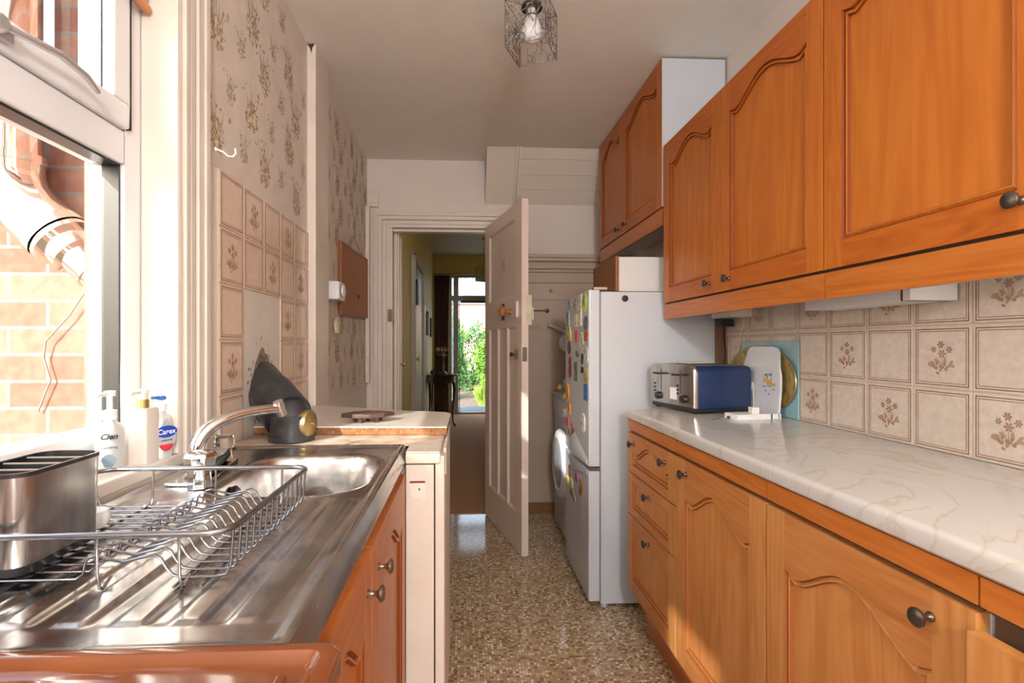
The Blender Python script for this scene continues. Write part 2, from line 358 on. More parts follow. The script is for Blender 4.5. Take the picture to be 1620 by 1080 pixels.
def paper_panel(ya, yb, za, zb, seed):
    mb = MB(); mb.box(LX, LX+.0015, ya, yb, za, zb, 4); rr = random.Random(seed)
    f = lambda y, z: (LX+.0018, y, z); row = 0; z = za-.05
    while z < zb+.05:
        y = ya + (.06 if row % 2 else .14)
        k = 0
        while y < yb-.03:
            yy = y+rr.uniform(-.012, .012); zz = z+rr.uniform(-.02, .02); s = 1.05 if (k+row) % 2 else .62
            if ya+.03 < yy < yb-.02 and za+.07*s < zz < zb-.1*s: motif(mb, f, yy, zz, s, rr, (k+row) % 2)
            y += .165; k += 1
        z += .145; row += 1
    return struct('wallpaper', mb, [M['pet1'], M['pet2'], M['pet3'], M['pet4'], M['paper']], wlft, weld=False)
paper_panel(1.33, 2.19, 1.6295, CZ, 1); paper_panel(2.40, FY, .88, CZ, 5)
tiles(LX, 1, 1.405, 1.6295, range(0, 6), range(0, 5), 1, lambda c, r: r >= 2 and c in (1, 2), M['tileL'], None, 'tile_splashback', wlft, 2.19)
b = MB(); b.box(LX, LX+.003, 1.405+T_, 1.405+3*T_, .86, 1.6295-2*T_)
rr = random.Random(12)
b.face([(LX+.0034, 1.705+(.080+rr.uniform(-.010, .014))*cos(a), 1.02+(.115+rr.uniform(-.014, .02))*sin(a)) for a in [2*pi*k/30 for k in range(30)]], 1)
for k in range(26): a = rr.uniform(0, 6.28); q = rr.uniform(1.05, 1.35); ell(b, lambda y, z: (LX+.0033, y, z), 1.705+.085*q*cos(a), 1.02+.12*q*sin(a), rr.uniform(.003, .012), rr.uniform(.002, .006), rr.uniform(0, 3), 1, 7)
struct('plaster_patch', b, [mottled('sooty_plaster', (.70, .64, .57), (.60, .54, .47), 5, .8), mottled('soot_stain', (.10, .08, .06), (.34, .27, .20), 40, .9)], wlft, weld=False)
b = MB(); b.box(LX, -.618, 2.19, 2.40, .86, CZ); b.face([(-.653, 2.1895, 2.418), (-.622, 2.1895, 2.419), (-.632, 2.1895, 2.402), (-.636, 2.1895, 2.378), (-.642, 2.1895, 2.400)], 1); struct('trim_1', b, [M['paint2'], M['dark']], label='pale boxed chimney pier on the left wall', bevel=.003)
# brick outer leaf and yard
b = wall_with_holes(-.885, -.80, BY, 1.25, [(WY0-.05, 1.25-1e-4, .82, WZ1+.05), (SY0, SY1, SZ0, SZ1)], ztop=3.6, zbot=-.3)
struct('wall_outer_brick', b, M['brickx'], label='brick outer leaf of the left wall')
b = MB(); b.box(-.885, -.80, 1.2501, 1.68, -.3, 3.6); b.box(-1.95, -.80, 1.6801, 1.9, -.3, 1.80); b.box(-1.28, -.80, 1.6801, 1.9, 1.80, 3.6)
struct('wall_yard', b, M['brick'], label='red brick wall across the yard outside the window', base=(-1.3, 1.68, -.3))
b = MB(); b.box(-8, -.885, -8, 1.68, -.4, -.3); b.box(-8, 8, 9.6, 30, -.4, -.12); b.box(-8, 8, 8.9, 9.6, -.4, -.10)
struct('ground', b, M['soil'], label='bare ground outside')
b = MB(); b.box(-7, -4.5, 2.2, 2.5, -.3, 4.2); struct('wall_neighbour', b, mat('white_render', (.8, .8, .78), .8), label='pale rendered wall beyond the yard')
# far wall with doorway
DX0, DX1, DH = -.50, .192, 1.955
b = MB(); b.box(-.80, DX0, FY, FY+.09, 0, CZ); b.box(DX0, DX1, FY, FY+.09, DH, CZ); b.box(DX1, RX+.12, FY, FY+.09, 0, CZ)
struct('wall_far', b, M['wall'], base=(0, FY, 0), label='far kitchen wall around the doorway')
b = MB(); b.box(-.80, RX+.12, BY-.1, BY, 0, CZ); struct('wall_back', b, M['wall'], base=(0, BY, 0), label='wall behind the camera')
# bulkhead under the stairs
b = MB()
SL = lambda z, o=0: 3.262+(CZ-z)*(FY-3.262)/(CZ-2.125)-o
def soffit(x0, x1, z0, z1, o=0):      # a board lying on the sloping stair soffit
    b.loft([[(x, SL(z0, o), z0), (x, SL(z1, o), z1), (x, min(SL(z1, o)+.05, FY), z1), (x, min(SL(z0, o)+.05, FY), z0)] for x in (x0, x1)])
soffit(.150, .338, 2.125, CZ)
zz = [2.127, 2.205, 2.283, 2.361, CZ]
for z0, z1 in zip(zz, zz[1:]): soffit(.374, RX-.001, z0+.0025, z1-.0025)
soffit(.374, RX-.001, 2.126, CZ, -.006)
soffit(.338, .353, 2.11, CZ, .010); soffit(.358, .373, 2.11, CZ, .010); soffit(.353, .358, 2.12, CZ, .0)
struct('trim_2', b, M['paint'], label='boarded sloping soffit of the stairs at the ceiling')
# recess boards, rail
b = MB(); b.box(.42, RX, FY-.0165, FY, 0.0755, 1.768)
b.box(.42, RX, FY-.03, FY-.0165, 1.585, 1.66); b.box(.42, RX, FY-.03, FY-.0165, 1.468, 1.58)
for z0, z1, d in ((1.655, 1.675, .050), (1.675, 1.70, .075), (1.70, 1.722, .065), (1.722, 1.745, .10), (1.745, 1.768, .115)): b.box(.30, RX, FY-d, FY-.02, z0, z1)
for y, x in ((1.54, .60), (1.54, .87)): b.lathe([(.014, 0), (.012, .01), (.008, .022), (0, .024)], (x, FY-.03, y-.01), (0, -1, 0), 12)
struct('trim_3', b, mottled('beige_board_shaded', (.50, .385, .29), (.46, .35, .26), 6, .45), label='painted boarding with moulded shelf rail in the recess', bevel=.0015)  # board colour darkened for the shadow of the moulded rail
b = MB(); b.box(.2, RX, FY-.018, FY-.0, 0, .075); struct('baseboard_far', b, wood('skirting', (.24, .11, .04), (.3, .15, .06), (.18, .08, .03), False, axis='x'), label='brown varnished skirting in the recess', bevel=.002)
# door architrave
b = MB()
def arch_frame(mb, x0, x1, zt, y, prof):
    # prof: (offset outwards from the opening, thickness towards -y)
    for (a, c, d) in prof:
        mb.box(x0-c, x0-a, y-d, y, 0, zt+c); mb.box(x0-a, x1+a, y-d, y, zt+a, zt+c)
        mb.box(x1+a, x1+c, y-d, y, 0, zt+c)
pf = [(.0, .022, .016), (.022, .045, .022), (.045, .052, .014), (.052, .078, .028), (.078, .096, .034), (.096, .108, .022)]
arch_frame(b, DX0, DX1, DH, FY, pf); b.box(DX0-.001, DX0+.018, FY-.008, FY+.10, 0, DH); b.box(DX0, DX1, FY+.03, FY+.10, DH-.018, DH+.001)
tr4 = struct('trim_4', b, M['paint2'], label='cream moulded architrave around the hall doorway', bevel=.002)
b = MB(); b.box(DX0+.018, DX0+.021, FY+.004, FY+.028, 1.28, 1.38); b.box(DX0+.021, DX0+.022, FY+.01, FY+.022, 1.30, 1.325, 1); b.box(DX0-.012, DX0+.018, FY-.020, FY-.0165, 1.315, 1.40); obj('strike_plate', b, [M['knob'], M['dark']], tr4)
b = MB(); b.box(LX+.003, LX+.030, 3.455, FY-.036, .906, 2.085); struct('trim_5', b, M['paint2'], label='narrow boxed pipe casing beside the doorway', bevel=.003)
# plaster slope strip over window reveal: window itself
# ---------------------------------------------------------------- window
win = root('window_1', (-.76, .75, WZ0), 'white uPVC window over the sink', 'window'); win['kind'] = 'structure'
b = MB()
FX0, FX1 = -.80, -.725
b.box(FX0, FX1, WY0, WY0+.06, .93, WZ1); b.box(FX0, FX1, WY1-.058, WY1, .93, WZ1); b.box(FX0, FX1, WY0+.06, WY1-.058, .93, .985); b.box(FX0, FX1, WY0+.06, WY1-.058, WZ1-.06, WZ1)
b.box(FX0, FX1, WY0+.06, WY1-.058, 1.545, 1.615)
obj('window_frame', b, M['upvc'], win, bevel=.004)
b = MB(); y0, y1, z0, z1 = WY0+.062, WY1-.060, 1.617, WZ1-.062; s = .052
for q in ((y0, y1, z0, z0+s), (y0, y1, z1-s, z1), (y0, y0+s, z0+s, z1-s), (y1-s, y1, z0+s, z1-s)): b.box(-.785, -.712, q[0], q[1], q[2], q[3])
sash = obj('window_sash', b, M['upvc'], win, bevel=.005)
b = MB()
for (ya, yb, za, zb) in ((y0+s, y1-s, z0+s, z1-s), (WY0+.06, WY1-.058, .985, 1.545)):
    e = .005
    for q in ((ya, yb, zb-e, zb), (ya, ya+e, za, zb), (yb-e, yb, za, zb)): b.box(-.77, -.735, q[0], q[1], q[2], q[3])
b.box(-.722, -.7115, y1+.0005, y1+.003, z0, z1)
obj('gasket', b, M['black'], win)
b = MB(); b.box(-.765, -.760, y0+s, y1-s, z0+s, z1-s); b.box(-.765, -.760, WY0+.06, WY1-.058, .985, 1.545); obj('glass', b, M['pane'], win)
b = MB(); b.box(-.712, -.700, .70, .84, z0+.008, z0+.034)
b.lathe([(.015, 0), (.015, .014), (.010, .020)], (-.700, .80, z0+.021), (1, 0, 0), 14)
b.tube([(-.692, .80, z0+.021), (-.682, .84, z0+.022), (-.675, .90, z0+.028), (-.672, .955, z0+.020), (-.672, .985, z0+.006)], [.006, .006, .0065, .006, .004], 10)
obj('window_handle', b, mat('satin_grey_metal', (.55, .53, .54), .3, .6), win, smooth=50)
# jambs, sill, architrave
b = MB(); b.box(-.724, LX+.012, WY1-.006, WY1-.0005, .913, WZ1-.006); b.box(-.724, LX+.012, WY0+.0005, WY0+.006, .913, WZ1-.006); b.box(-.724, LX+.012, WY0+.0005, WY1-.0005, WZ1-.006, WZ1-.0005)
struct('trim_6', b, M['paint'], label='white painted reveal lining of the sink window', bevel=.003)
b = MB(); b.box(-.80, -.640, WY0-.09, 1.215, .885, .912); b.box(LX, -.645, WY0-.09, 1.215, .868, .886)
struct('trim_7', b, M['paint'], label='white window sill behind the sink', bevel=.004)
b = MB()
for (a, c, d) in [(.0, .016, .012), (.016, .034, .020), (.034, .040, .012), (.040, .062, .018), (.062, .068, .012), (.068, .094, .022), (.094, .116, .027), (.116, .130, .018)]:
    b.box(LX, LX+d, WY1+a, WY1+c, .90, WZ1+c); b.box(LX, LX+d, WY0-c, WY0-a, .90, WZ1+c); b.box(LX, LX+d, WY0-a, WY1+a, WZ1+a, WZ1+c)
struct('trim_8', b, M['paint2'], label='white fluted architrave around the sink window', bevel=.003)
b = MB(); b.box(-.80, -.745, SY0, SY1, SZ0, SZ0+.03); b.box(-.80, -.745, SY0, SY1, SZ1-.03, SZ1); b.box(-.80, -.745, SY0, SY0+.03, SZ0+.03, SZ1-.03); b.box(-.80, -.745, SY1-.03, SY1, SZ0+.03, SZ1-.03)
w2 = struct('window_added', b, M['upvc'], label='small high window added behind the camera to let in a sun patch')  # unseen window added to throw the sun patch on the base cabinets
b = MB(); b.box(-.775, -.770, SY0+.03, SY1-.03, SZ0+.03, SZ1-.03); obj('glass', b, M['pane'], w2)
# ---------------------------------------------------------------- open door
dd = Vector((.170, -.728, 0)).normalized(); ang = atan2(dd.y, dd.x)
dr = root('door_1', (.185, 3.515, .006), 'open cream panelled kitchen door with wooden knob', 'door', rz=ang); dr['kind'] = 'structure'
DW, DHH, DT = .742, 1.95, .038
# local frame: u along the leaf, +y is the far (right) face because the leaf runs towards the camera; visible face at y=0 (towards -y local = left)
b = MB()
pans = [(.10, .613, 1.425, 1.868)]+[(a, c, .215, 1.255) for a, c in ((.10, .262), (.293, .455), (.486, .648))]
us = sorted({0, DW}|{p[0] for p in pans}|{p[1] for p in pans}); zs = sorted({0, DHH}|{p[2] for p in pans}|{p[3] for p in pans})
for a, c in zip(us, us[1:]):
    for z0, z1 in zip(zs, zs[1:]):
        inp = [p for p in pans if p[0] <= a+1e-6 and p[1] >= c-1e-6 and p[2] <= z0+1e-6 and p[3] >= z1-1e-6]
        b.box(a, c, (-DT+.012) if inp else -DT, -.012 if inp else 0, z0, z1)
for (a, c, z0, z1) in pans:
    for sgn, y in ((1, 0), (-1, -DT)):
        k = .013
        O = [(a, z0), (c, z0), (c, z1), (a, z1)]; I = [(a+k, z0+k), (c-k, z0+k), (c-k, z1-k), (a+k, z1-k)]
        for i in range(4):
            j = (i+1) % 4; b.face([(O[i][0], y, O[i][1]), (O[j][0], y, O[j][1]), (I[j][0], y-sgn*.0115, I[j][1]), (I[i][0], y-sgn*.0115, I[i][1])])
leaf = obj('door_leaf', b, M['doorp'], dr, local=True)
VS = -DT  # visible side
def onleaf(name, mb, mt, **k): return obj(name, mb, mt, dr, local=True, **k)
# which side faces the camera's left? local -y after rotation
b = MB(); b.lathe([(.017, 0), (.017, .006), (.010, .012), (.011, .030), (.026, .040), (.031, .052), (.028, .064), (.016, .072), (0, .073)], (.555, VS, 1.345), (0, -1, 0), 18)
onleaf('wooden_knob', b, wood('knob_wood', (.42, .15, .05), (.5, .2, .07), (.3, .1, .03)), smooth=50)
b = MB(); b.box(.395, .435, VS-.006, VS, 1.30, 1.40); b.box(.402, .428, VS-.016, VS-.006, 1.325, 1.345); b.box(.402, .428, VS-.016, VS-.006, 1.365, 1.385); onleaf('door_bolt', b, M['black'], bevel=.001)
b = MB(); b.box(.655, .685, VS-.012, VS, 1.305, 1.395); onleaf('lock_case', b, M['paint'], bevel=.003)
b = MB(); b.box(.700, .748, -.012, .020, 1.26, 1.425); b.box(.705, .74, .02, .034, 1.29, 1.36); onleaf('rim_lock', b, mottled('chipped_cream_paint', (.72, .66, .50), (.6, .52, .38), 30, .5), bevel=.004)
b = MB(); b.lathe([(.004, 0), (.004, .07), (.012, .075), (.013, .082), (.006, .090)], (.735, .03, 1.34), (.15, 1, 0), 10); onleaf('inner_handle', b, M['knob'], smooth=50)
b = MB(); b.tube([(.68, VS-.012, 1.098), (.60, VS-.014, 1.098)], .005, 8); b.lathe([(.013, 0), (.014, .008), (.006, .016)], (.600, VS-.006, 1.098), (0, -1, 0), 12); b.box(.676, .684, VS-.018, VS, 1.07, 1.125); onleaf('latch_hook', b, M['knob'], smooth=40)
b = MB(); b.box(DW, DW+.0012, -.034, -.008, 1.062, 1.14); onleaf('mortice_plate', b, M['pewter'])
b = MB(); b.box(.355, .425, VS+.0102, VS+.0115, 1.60, 1.678, 0)
for i in range(26): u = .362+R.random()*.055; z = 1.607+R.random()*.06; b.box(u, u+R.uniform(.002, .008), VS+.0094, VS+.0102, z, z+R.uniform(.002, .006), 1)
onleaf('door_sticker', b, [plain((.62, .52, .43)), plain((.16, .12, .1))])

# ---------------------------------------------------------------- cabinets
def knob_mb(p, d, s=1.0):
    s *= .88
    mb = MB(); mb.lathe([(.008*s, 0), (.0085*s, .002), (.0050*s, .005), (.0048*s, .013), (.009*s, .017), (.0150*s, .020), (.0155*s, .0235), (.012*s, .0265), (0, .0275)], p, d, 18); return mb
def panel_front(T, W, H, arch=True, sw=.062, rb=.062, rt=.062, rise=.045, t=.019):
    mb = MB(); sw = min(sw, W*.2); uc = W/2; hw = W/2-sw
    vs = H-rt-(rise if arch else 0)
    def vt(u):
        if not arch: return vs
        q = abs(u-uc)/hw
        if q > .80: return vs-.004+.014*max(0, (q-.80)/.2)
        return vs+rise*(.5+.5*cos(pi*q/.80))**.75+.0
    nseg = 28 if arch else 1
    def ring(m):
        pts = [(sw+m, rb+m), (W-sw-m, rb+m)]
        for k in range(nseg+1):
            u = (W-sw-m)+((sw+m)-(W-sw-m))*k/nseg; pts.append((u, vt(u)-m))
        return pts
    mb.box(0, W, 0, H, .011, t, 0, T=lambda u, v, d: T(u, v, d))
    bx = lambda u0, u1, v0, v1, m: mb.box(u0, u1, v0, v1, 0, .0111, m, T=lambda u, v, d: T(u, v, d))
    bx(0, sw, 0, H, 0); bx(W-sw, W, 0, H, 0); bx(sw, W-sw, 0, rb, 1)
    rg = ring(0)
    top = rg[2:]
    for i in range(len(top)-1):
        (u0, v0), (u1, v1) = top[i], top[i+1]
        mb.face([T(u0, v0, 0), T(u1, v1, 0), T(u1, H, 0), T(u0, H, 0)], 1)
    mb.face([T(sw, H, 0), T(W-sw, H, 0), T(W-sw, H, .0111), T(sw, H, .0111)], 1)
    prof = [(0, 0), (.0035, .0065), (.009, .0025), (.012, .0035), (.0145, .0100)]
    rs = [[T(u, v, d) for u, v in ring(m)] for m, d in prof]
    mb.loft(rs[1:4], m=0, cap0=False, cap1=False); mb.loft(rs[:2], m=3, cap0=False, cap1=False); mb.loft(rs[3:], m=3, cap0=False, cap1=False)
    r = ring(.0145); lowL, lowR = r[0], r[1]; tp = r[2:]
    for i in range(len(tp)-1):
        (u0, v0), (u1, v1) = tp[i], tp[i+1]
        mb.face([T(u0, lowL[1], .0100), T(u1, lowL[1], .0100), T(u1, v1, .0100), T(u0, v0, .0100)], 2)
    return mb
def TR(x, yfar, z): return lambda u, v, d: (x+d, yfar-u, z+v)        # doors facing -x; u runs towards the camera
def TL(x, ynear, z): return lambda u, v, d: (x-d, ynear+u, z+v)      # doors facing +x
gu, gl = mat('groove_dark', (.20, .045, .008), .6, 0, .15), mat('groove_dark_faded', (.30, .095, .025), .6, 0, .15)  # darker colour for the moulding grooves around the panels
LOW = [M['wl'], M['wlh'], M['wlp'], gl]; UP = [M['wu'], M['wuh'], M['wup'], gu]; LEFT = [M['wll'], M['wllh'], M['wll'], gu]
FXR = .660
def base_unit(y0, y1, label, name='base_cabinet', fx=FXR):
    r = root(name, ((fx+RX)/2, (y0+y1)/2, 0), label, 'cabinet')
    b = MB(); b.box(fx+.021, RX-.007, y0+.001, y1-.001, .155, .815); obj('body', b, M['carcass'] if y0 > .5 else plain((.10, .055, .03), .6), r)  # nearest body coloured dark to paint the shade behind its ajar door
    b = MB(); b.box(fx+.001, fx+.020, y0+.0006, y1-.0006, .823, .8615); b.box(fx+.012, fx+.0205, y0+.0006, y1-.0006, .8155, .8228, 1); obj('top_rail', b, [M['strip'], M['dark']], r)  # dark strip paints the shadow gap between doors and rail
    b = MB(); b.box(.737, .755, y0+.001, y1-.001, 0, .1545); obj('plinth', b, M['strip'], r)
    return r
# drawers
r = base_unit(1.570, 2.037, 'three-drawer base cabinet of worn orange wood beside the fridge freezer')
for z0, z1, ar, ks, rise in ((.658, .812, True, (1.96, 1.65), .03), (.492, .652, False, (1.80,), 0), (.186, .486, False, (1.80,), 0)):
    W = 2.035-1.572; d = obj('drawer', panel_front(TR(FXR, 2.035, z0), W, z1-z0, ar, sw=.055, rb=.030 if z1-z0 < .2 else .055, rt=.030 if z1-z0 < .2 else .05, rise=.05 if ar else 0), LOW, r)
    for ky in ks: obj('knob', knob_mb((FXR, ky, z1-.038), (-1, 0, 0)), M['knob'], d, smooth=50)
for y0, y1, lab in ((1.092, 1.567, 'base cabinet with arched door in the middle of the right-hand run'), (.628, 1.089, 'faded base cabinet with arched door, nearest the camera but one')):
    r = base_unit(y0, y1, lab)
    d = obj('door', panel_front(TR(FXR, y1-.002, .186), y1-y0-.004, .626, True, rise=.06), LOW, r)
    ky = y1-.075 if y1 > 1.2 else y0+.065
    obj('knob', knob_mb((FXR, ky, .774), (-1, 0, 0), 1.0), M['knob'], d, smooth=50)
r = base_unit(.14, .625, 'nearest base cabinet on the right with door slightly ajar')
d = obj('door', panel_front(TR(FXR-.022, .620, .186), .47, .610, True, rise=.06), LOW, r)
b = MB(); xf = .655
nose = [(RX-.007, .864), (RX-.007, .900)]+[(xf+.012-.012*sin(a)*1.0, .888+.012*cos(a)) for a in [pi/2*k/5 for k in range(6)]]+[(xf-.0, .876), (xf+.001, .868), (xf+.006, .8635)]
b.prism(nose, 'y', .10, 2.045)
tag(obj('worktop', b, M['marble'], smooth=30), 'long cream marble-effect worktop with rounded front edge along the right wall', 'worktop')
# wall cabinets
WX = .865
def wall_unit(y0, y1, z0, z1, doors, label, pel, dz0, knobs, side=None):
    r = root('wall_cabinet', ((WX+RX)/2, (y0+y1)/2, z0), label, 'cabinet')
    b = MB(); b.box(WX+.021, RX-.008, y0+.001, y1-.001, dz0+.001, z1-.004); obj('body', b, M['carcass'], r, bevel=.001)
    b = MB(); b.box(WX+.004, WX+.020, y0+.0006, y1-.0006, pel[0], pel[1]); b.box(WX+.010, WX+.0205, y0+.0006, y1-.0006, pel[1]+.0002, dz0+.0005, 1); obj('pelmet', b, [M['strip'], M['dark']], r)  # second strip is dark to paint the shadow gap above the pelmet
    for (a, c), k in zip(doors, knobs):
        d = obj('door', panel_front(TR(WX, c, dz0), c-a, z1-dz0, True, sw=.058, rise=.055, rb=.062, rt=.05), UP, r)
        obj('knob', knob_mb((WX, k[0], k[1]), (-1, 0, 0)), M['knob'], d, smooth=50)
    return r
wall_unit(1.195, 2.182, 1.269, 2.018, [(1.694, 2.181), (1.197, 1.691)], 'double wall cabinet above the toaster with two arched orange doors', (1.269, 1.331), 1.338, [(1.765, 1.375), (1.63, 1.375)])
wall_unit(.700, 1.193, 1.269, 2.018, [(.702, 1.191)], 'single wall cabinet at the near right with large dark knob', (1.269, 1.331), 1.338, [(.752, 1.382)])
tall = wall_unit(2.204, 3.235, 1.682, 2.412, [(2.765, 3.233), (2.206, 2.762)], 'pair of wall cabinets above the fridge reaching the ceiling', (1.682, 1.757), 1.762, [(2.83, 1.80), (2.69, 1.80)])
b = MB(); b.box(WX+.001, RX-.009, 2.2018, 2.2045, 1.765, 2.410); obj('side_panel', b, M['enamel'], tall); tall.children[-1]['label'] = 'glossy white end panel'
# strip light under near cabinet
b = MB(); b.box(1.03, 1.145, 1.135, 1.50, 1.262, 1.318); b.box(1.028, 1.147, 1.155, 1.158, 1.2610, 1.3185, 1); b2 = b
tag(obj('cabinet_lamp', b2, [M['white'], M['dark']]), 'white slim lamp casing fixed under the near right wall cabinets', 'lamp')
# left base cabinet under sink
LXF = -.150
r = root('sink_cabinet', (-.4, .86, 0), 'red-orange wooden cabinet with two arched doors under the sink', 'cabinet')
b = MB(); b.box(LX+.01, LXF-.021, .462, 1.352, .15, .72); obj('body', b, M['carcass'], r)
b = MB(); b.box(LXF-.022, LXF-.012, .462, 1.352, .80, .846); b.box(LXF-.05, LXF-.04, .462, 1.352, 0, .149); b.box(LXF-.021, LXF-.004, 1.334, 1.352, .15, .80); obj('face_frame', b, M['wllh'], r)
for y0, y1, ky in ((.464, .853, .815), (.858, 1.332, .915)):
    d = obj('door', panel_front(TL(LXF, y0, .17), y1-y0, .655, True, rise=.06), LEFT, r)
    obj('knob', knob_mb((LXF, ky, .768), (1, 0, 0), .95), M['pewter'], d, smooth=50)
    tag(d.children[0], 'bright pewter knob')

# ---------------------------------------------------------------- sink top (height field)
SX0, SX1, SYA, SYB = -.640, -.153, .470, 1.455
def sstep(a, c, x): t = max(0, min(1, (x-a)/(c-a))); return t*t*(3-2*t)
def rrect(x, y, cx, cy, hx, hy, r):
    qx, qy = abs(x-cx)-hx+r, abs(y-cy)-hy+r
    return sqrt(max(qx, 0)**2+max(qy, 0)**2)+min(max(qx, qy), 0)-r
def sink_h(x, y):
    cx, cy = (SX0+SX1)/2, (SYA+SYB)/2
    d = rrect(x, y, cx, cy, (SX1-SX0)/2, (SYB-SYA)/2, .022)      # <=0 inside
    z = .876
    z += .006*(sstep(-.030, -.018, d)-sstep(-.010, .0, d)) - .022*sstep(-.012, 0, d)**2
    # drainer ribs
    rib = rrect(x, y, -.385, .745, .205, .215, .02)
    k = sstep(0, -.012, rib)
    ph = ((x+.592) % .0575)/.0575
    z += k*.0045*(sstep(.06, .20, ph)-sstep(.62, .78, ph))
    z -= k*.002
    db = rrect(x, y, -.350, 1.158, .150, .172, .095)
    z -= .135*sstep(.004, -.026, db)+.0015*sstep(.012, .004, db)+.015*sstep(-.03, -.14, db)
    # raised ledge for the tap
    return z
b = MB(); nx, ny = 110, 215
xs = [SX0+(SX1-SX0)*i/nx for i in range(nx+1)]; ys = [SYA+(SYB-SYA)*j/ny for j in range(ny+1)]
def cornered(x, y):
    cx, cy = (SX0+SX1)/2, (SYA+SYB)/2; hx, hy, rr_ = (SX1-SX0)/2, (SYB-SYA)/2, .022
    qx, qy = abs(x-cx)-hx+rr_, abs(y-cy)-hy+rr_
    if qx > 0 and qy > 0:
        L = sqrt(qx*qx+qy*qy)
        if L > 0:
            m_ = max(qx, qy); k = m_/L
            x = cx+(1 if x > cx else -1)*(hx-rr_+qx*k); y = cy+(1 if y > cy else -1)*(hy-rr_+qy*k)
    return x, y
for y in ys:
    for x in xs:
        X, Y = cornered(x, y); b.v.append((X, Y, sink_h(X, Y)))
for j in range(ny):
    for i in range(nx):
        q = j*(nx+1)+i; b.f.append((q, q+1, q+nx+2, q+nx+1)); b.m.append(0)
edge = [i for i in range(nx+1)]+[j*(nx+1)+nx for j in range(1, ny+1)]+[ny*(nx+1)+i for i in range(nx-1, -1, -1)]+[j*(nx+1) for j in range(ny-1, 0, -1)]
base_ = len(b.v)
for e in edge: v = b.v[e]; b.v.append((v[0], v[1], .848 if v[1] < 1.44 else .8745))
for k in range(len(edge)):
    k2 = (k+1) % len(edge); b.f.append((edge[k], edge[k2], base_+k2, base_+k)); b.m.append(0)
snk = root('sink', (-.4, .96, .848), 'stainless steel sink top with ribbed drainer and rounded bowl', 'sink')
obj('sink_top', b, M['steel'], snk, smooth=60, weld=False)
b = MB(); b.lathe([(.021, 0), (.021, .004), (.017, .007), (.008, .007), (.006, .012), (0, .012)], (-.489, 1.130, .835), (1, .0, .25), 18); obj('overflow', b, M['black'], snk, smooth=40)
b = MB(); b.lathe([(.040, 0), (.040, .003), (.030, .002), (.004, .001)], (-.35, 1.158, .7245), (0, 0, 1), 20); obj('drain', b, M['chrome'], snk)
# mixer tap
tp = root('mixer_tap', (-.575, 1.14, .8768), 'chrome mixer tap with curved swan spout and two knobs', 'tap')
b = MB(); b.prism([(-.595, 1.05), (-.510, 1.05), (-.515, 1.10), (-.545, 1.28), (-.600, 1.28)], 'z', .8768, .884); b.tube([(-.522, 1.05, .903), (-.568, 1.26, .900)], .015, 14)
b.lathe([(.024, 0), (.022, .03), (.019, .036)], (-.570, 1.13, .89), (0, 0, 1), 20)
obj('tap_body', b, M['chrome'], tp, bevel=.004, smooth=40)
b = MB(); pts = []
P0, P3 = Vector((-.572, 1.13, .92)), Vector((-.452, 1.275, 1.003))
for k in range(17):
    t = k/16; c1 = P0+Vector((0, -.004, .065)); c2 = P3-Vector((.075, .09, -.006)); pts.append(P0*(1-t)**3+c1*3*t*(1-t)**2+c2*3*t*t*(1-t)+P3*t**3)
b.tube(pts, [.017-.006*(k/16) for k in range(17)], 16)
b.lathe([(.012, -.022), (.0125, 0), (.0125, .016), (.010, .017)], P3+Vector((.006, .006, -.002)), (.25, .3, -1), 16)
obj('spout', b, M['chrome'], tp, smooth=50)
b = MB(); b.lathe([(.024, 0), (.021, .028), (.020, .040), (.029, .044), (.031, .062), (.027, .070), (0, .071)], (-.520, 1.045, .8768), (0, 0, 1), 8); tag(obj('tap_knob', b, M['chrome'], tp, bevel=.002, smooth=30), 'faceted chrome knob')
b = MB(); b.lathe([(.020, 0), (.017, .018), (.010, .020)], (-.568, 1.255, .89), (0, 0, 1), 16); stem = obj('tap_stem', b, M['chrome'], tp, smooth=40)
b = MB(); b.lathe([(.010, 0), (.020, .004), (.024, .012), (.024, .028), (.019, .034), (0, .034)], (-.568, 1.255, .911), (0, 0, 1), 8); tag(obj('tap_knob', b, M['crystal'], tp, bevel=.002), 'clear faceted knob')

# ---------------------------------------------------------------- dish rack
rk = root('dish_rack', (-.44, .755, .873), 'chromed wire dish rack standing on the drainer', 'dish rack')
RX0, RX1, RY0, RY1, RZ = -.618, -.270, .600, .918, .944
b = MB(); c = .028; pts = []
for cx, cy, a0 in ((RX1-c, RY0+c, -pi/2), (RX1-c, RY1-c, 0), (RX0+c, RY1-c, pi/2), (RX0+c, RY0+c, pi)):
    for k in range(7): a = a0+pi/2*k/6; pts.append((cx+c*cos(a), cy+c*sin(a), RZ))
b.tube(pts, .0040, 8, closed=True); obj('top_rail', b, M['wire'], rk, smooth=60)
for i in range(14):
    y = .622+.0212*i; b = MB(); path = [(RX1-.001, RZ-.002), (-.274, .900), (-.279, .8885), (-.290, .8855), (-.328, .8855), (-.340, .888), (-.348, .897), (-.354, .908), (-.362, .9125), (-.374, .910), (-.396, .9045), (-.416, .909), (-.428, .9130), (-.436, .911), (-.440, .903), (-.442, .892), (-.449, .886), (-.470, .8855), (-.598, .8855), (-.610, .890), (-.616, .905), (RX0+.001, RZ-.002)]
    b.tube([(x, y, z) for x, z in path], .0017, 6); obj('rack_wire', b, M['wire'], rk, smooth=60)
b = MB()
for x in (-.300, -.330, -.468, -.535, -.590): b.tube([(x, .604, .8822), (x, .914, .8822)], .0019, 6)
obj('base_rail', b, M['wire'], rk, smooth=60)
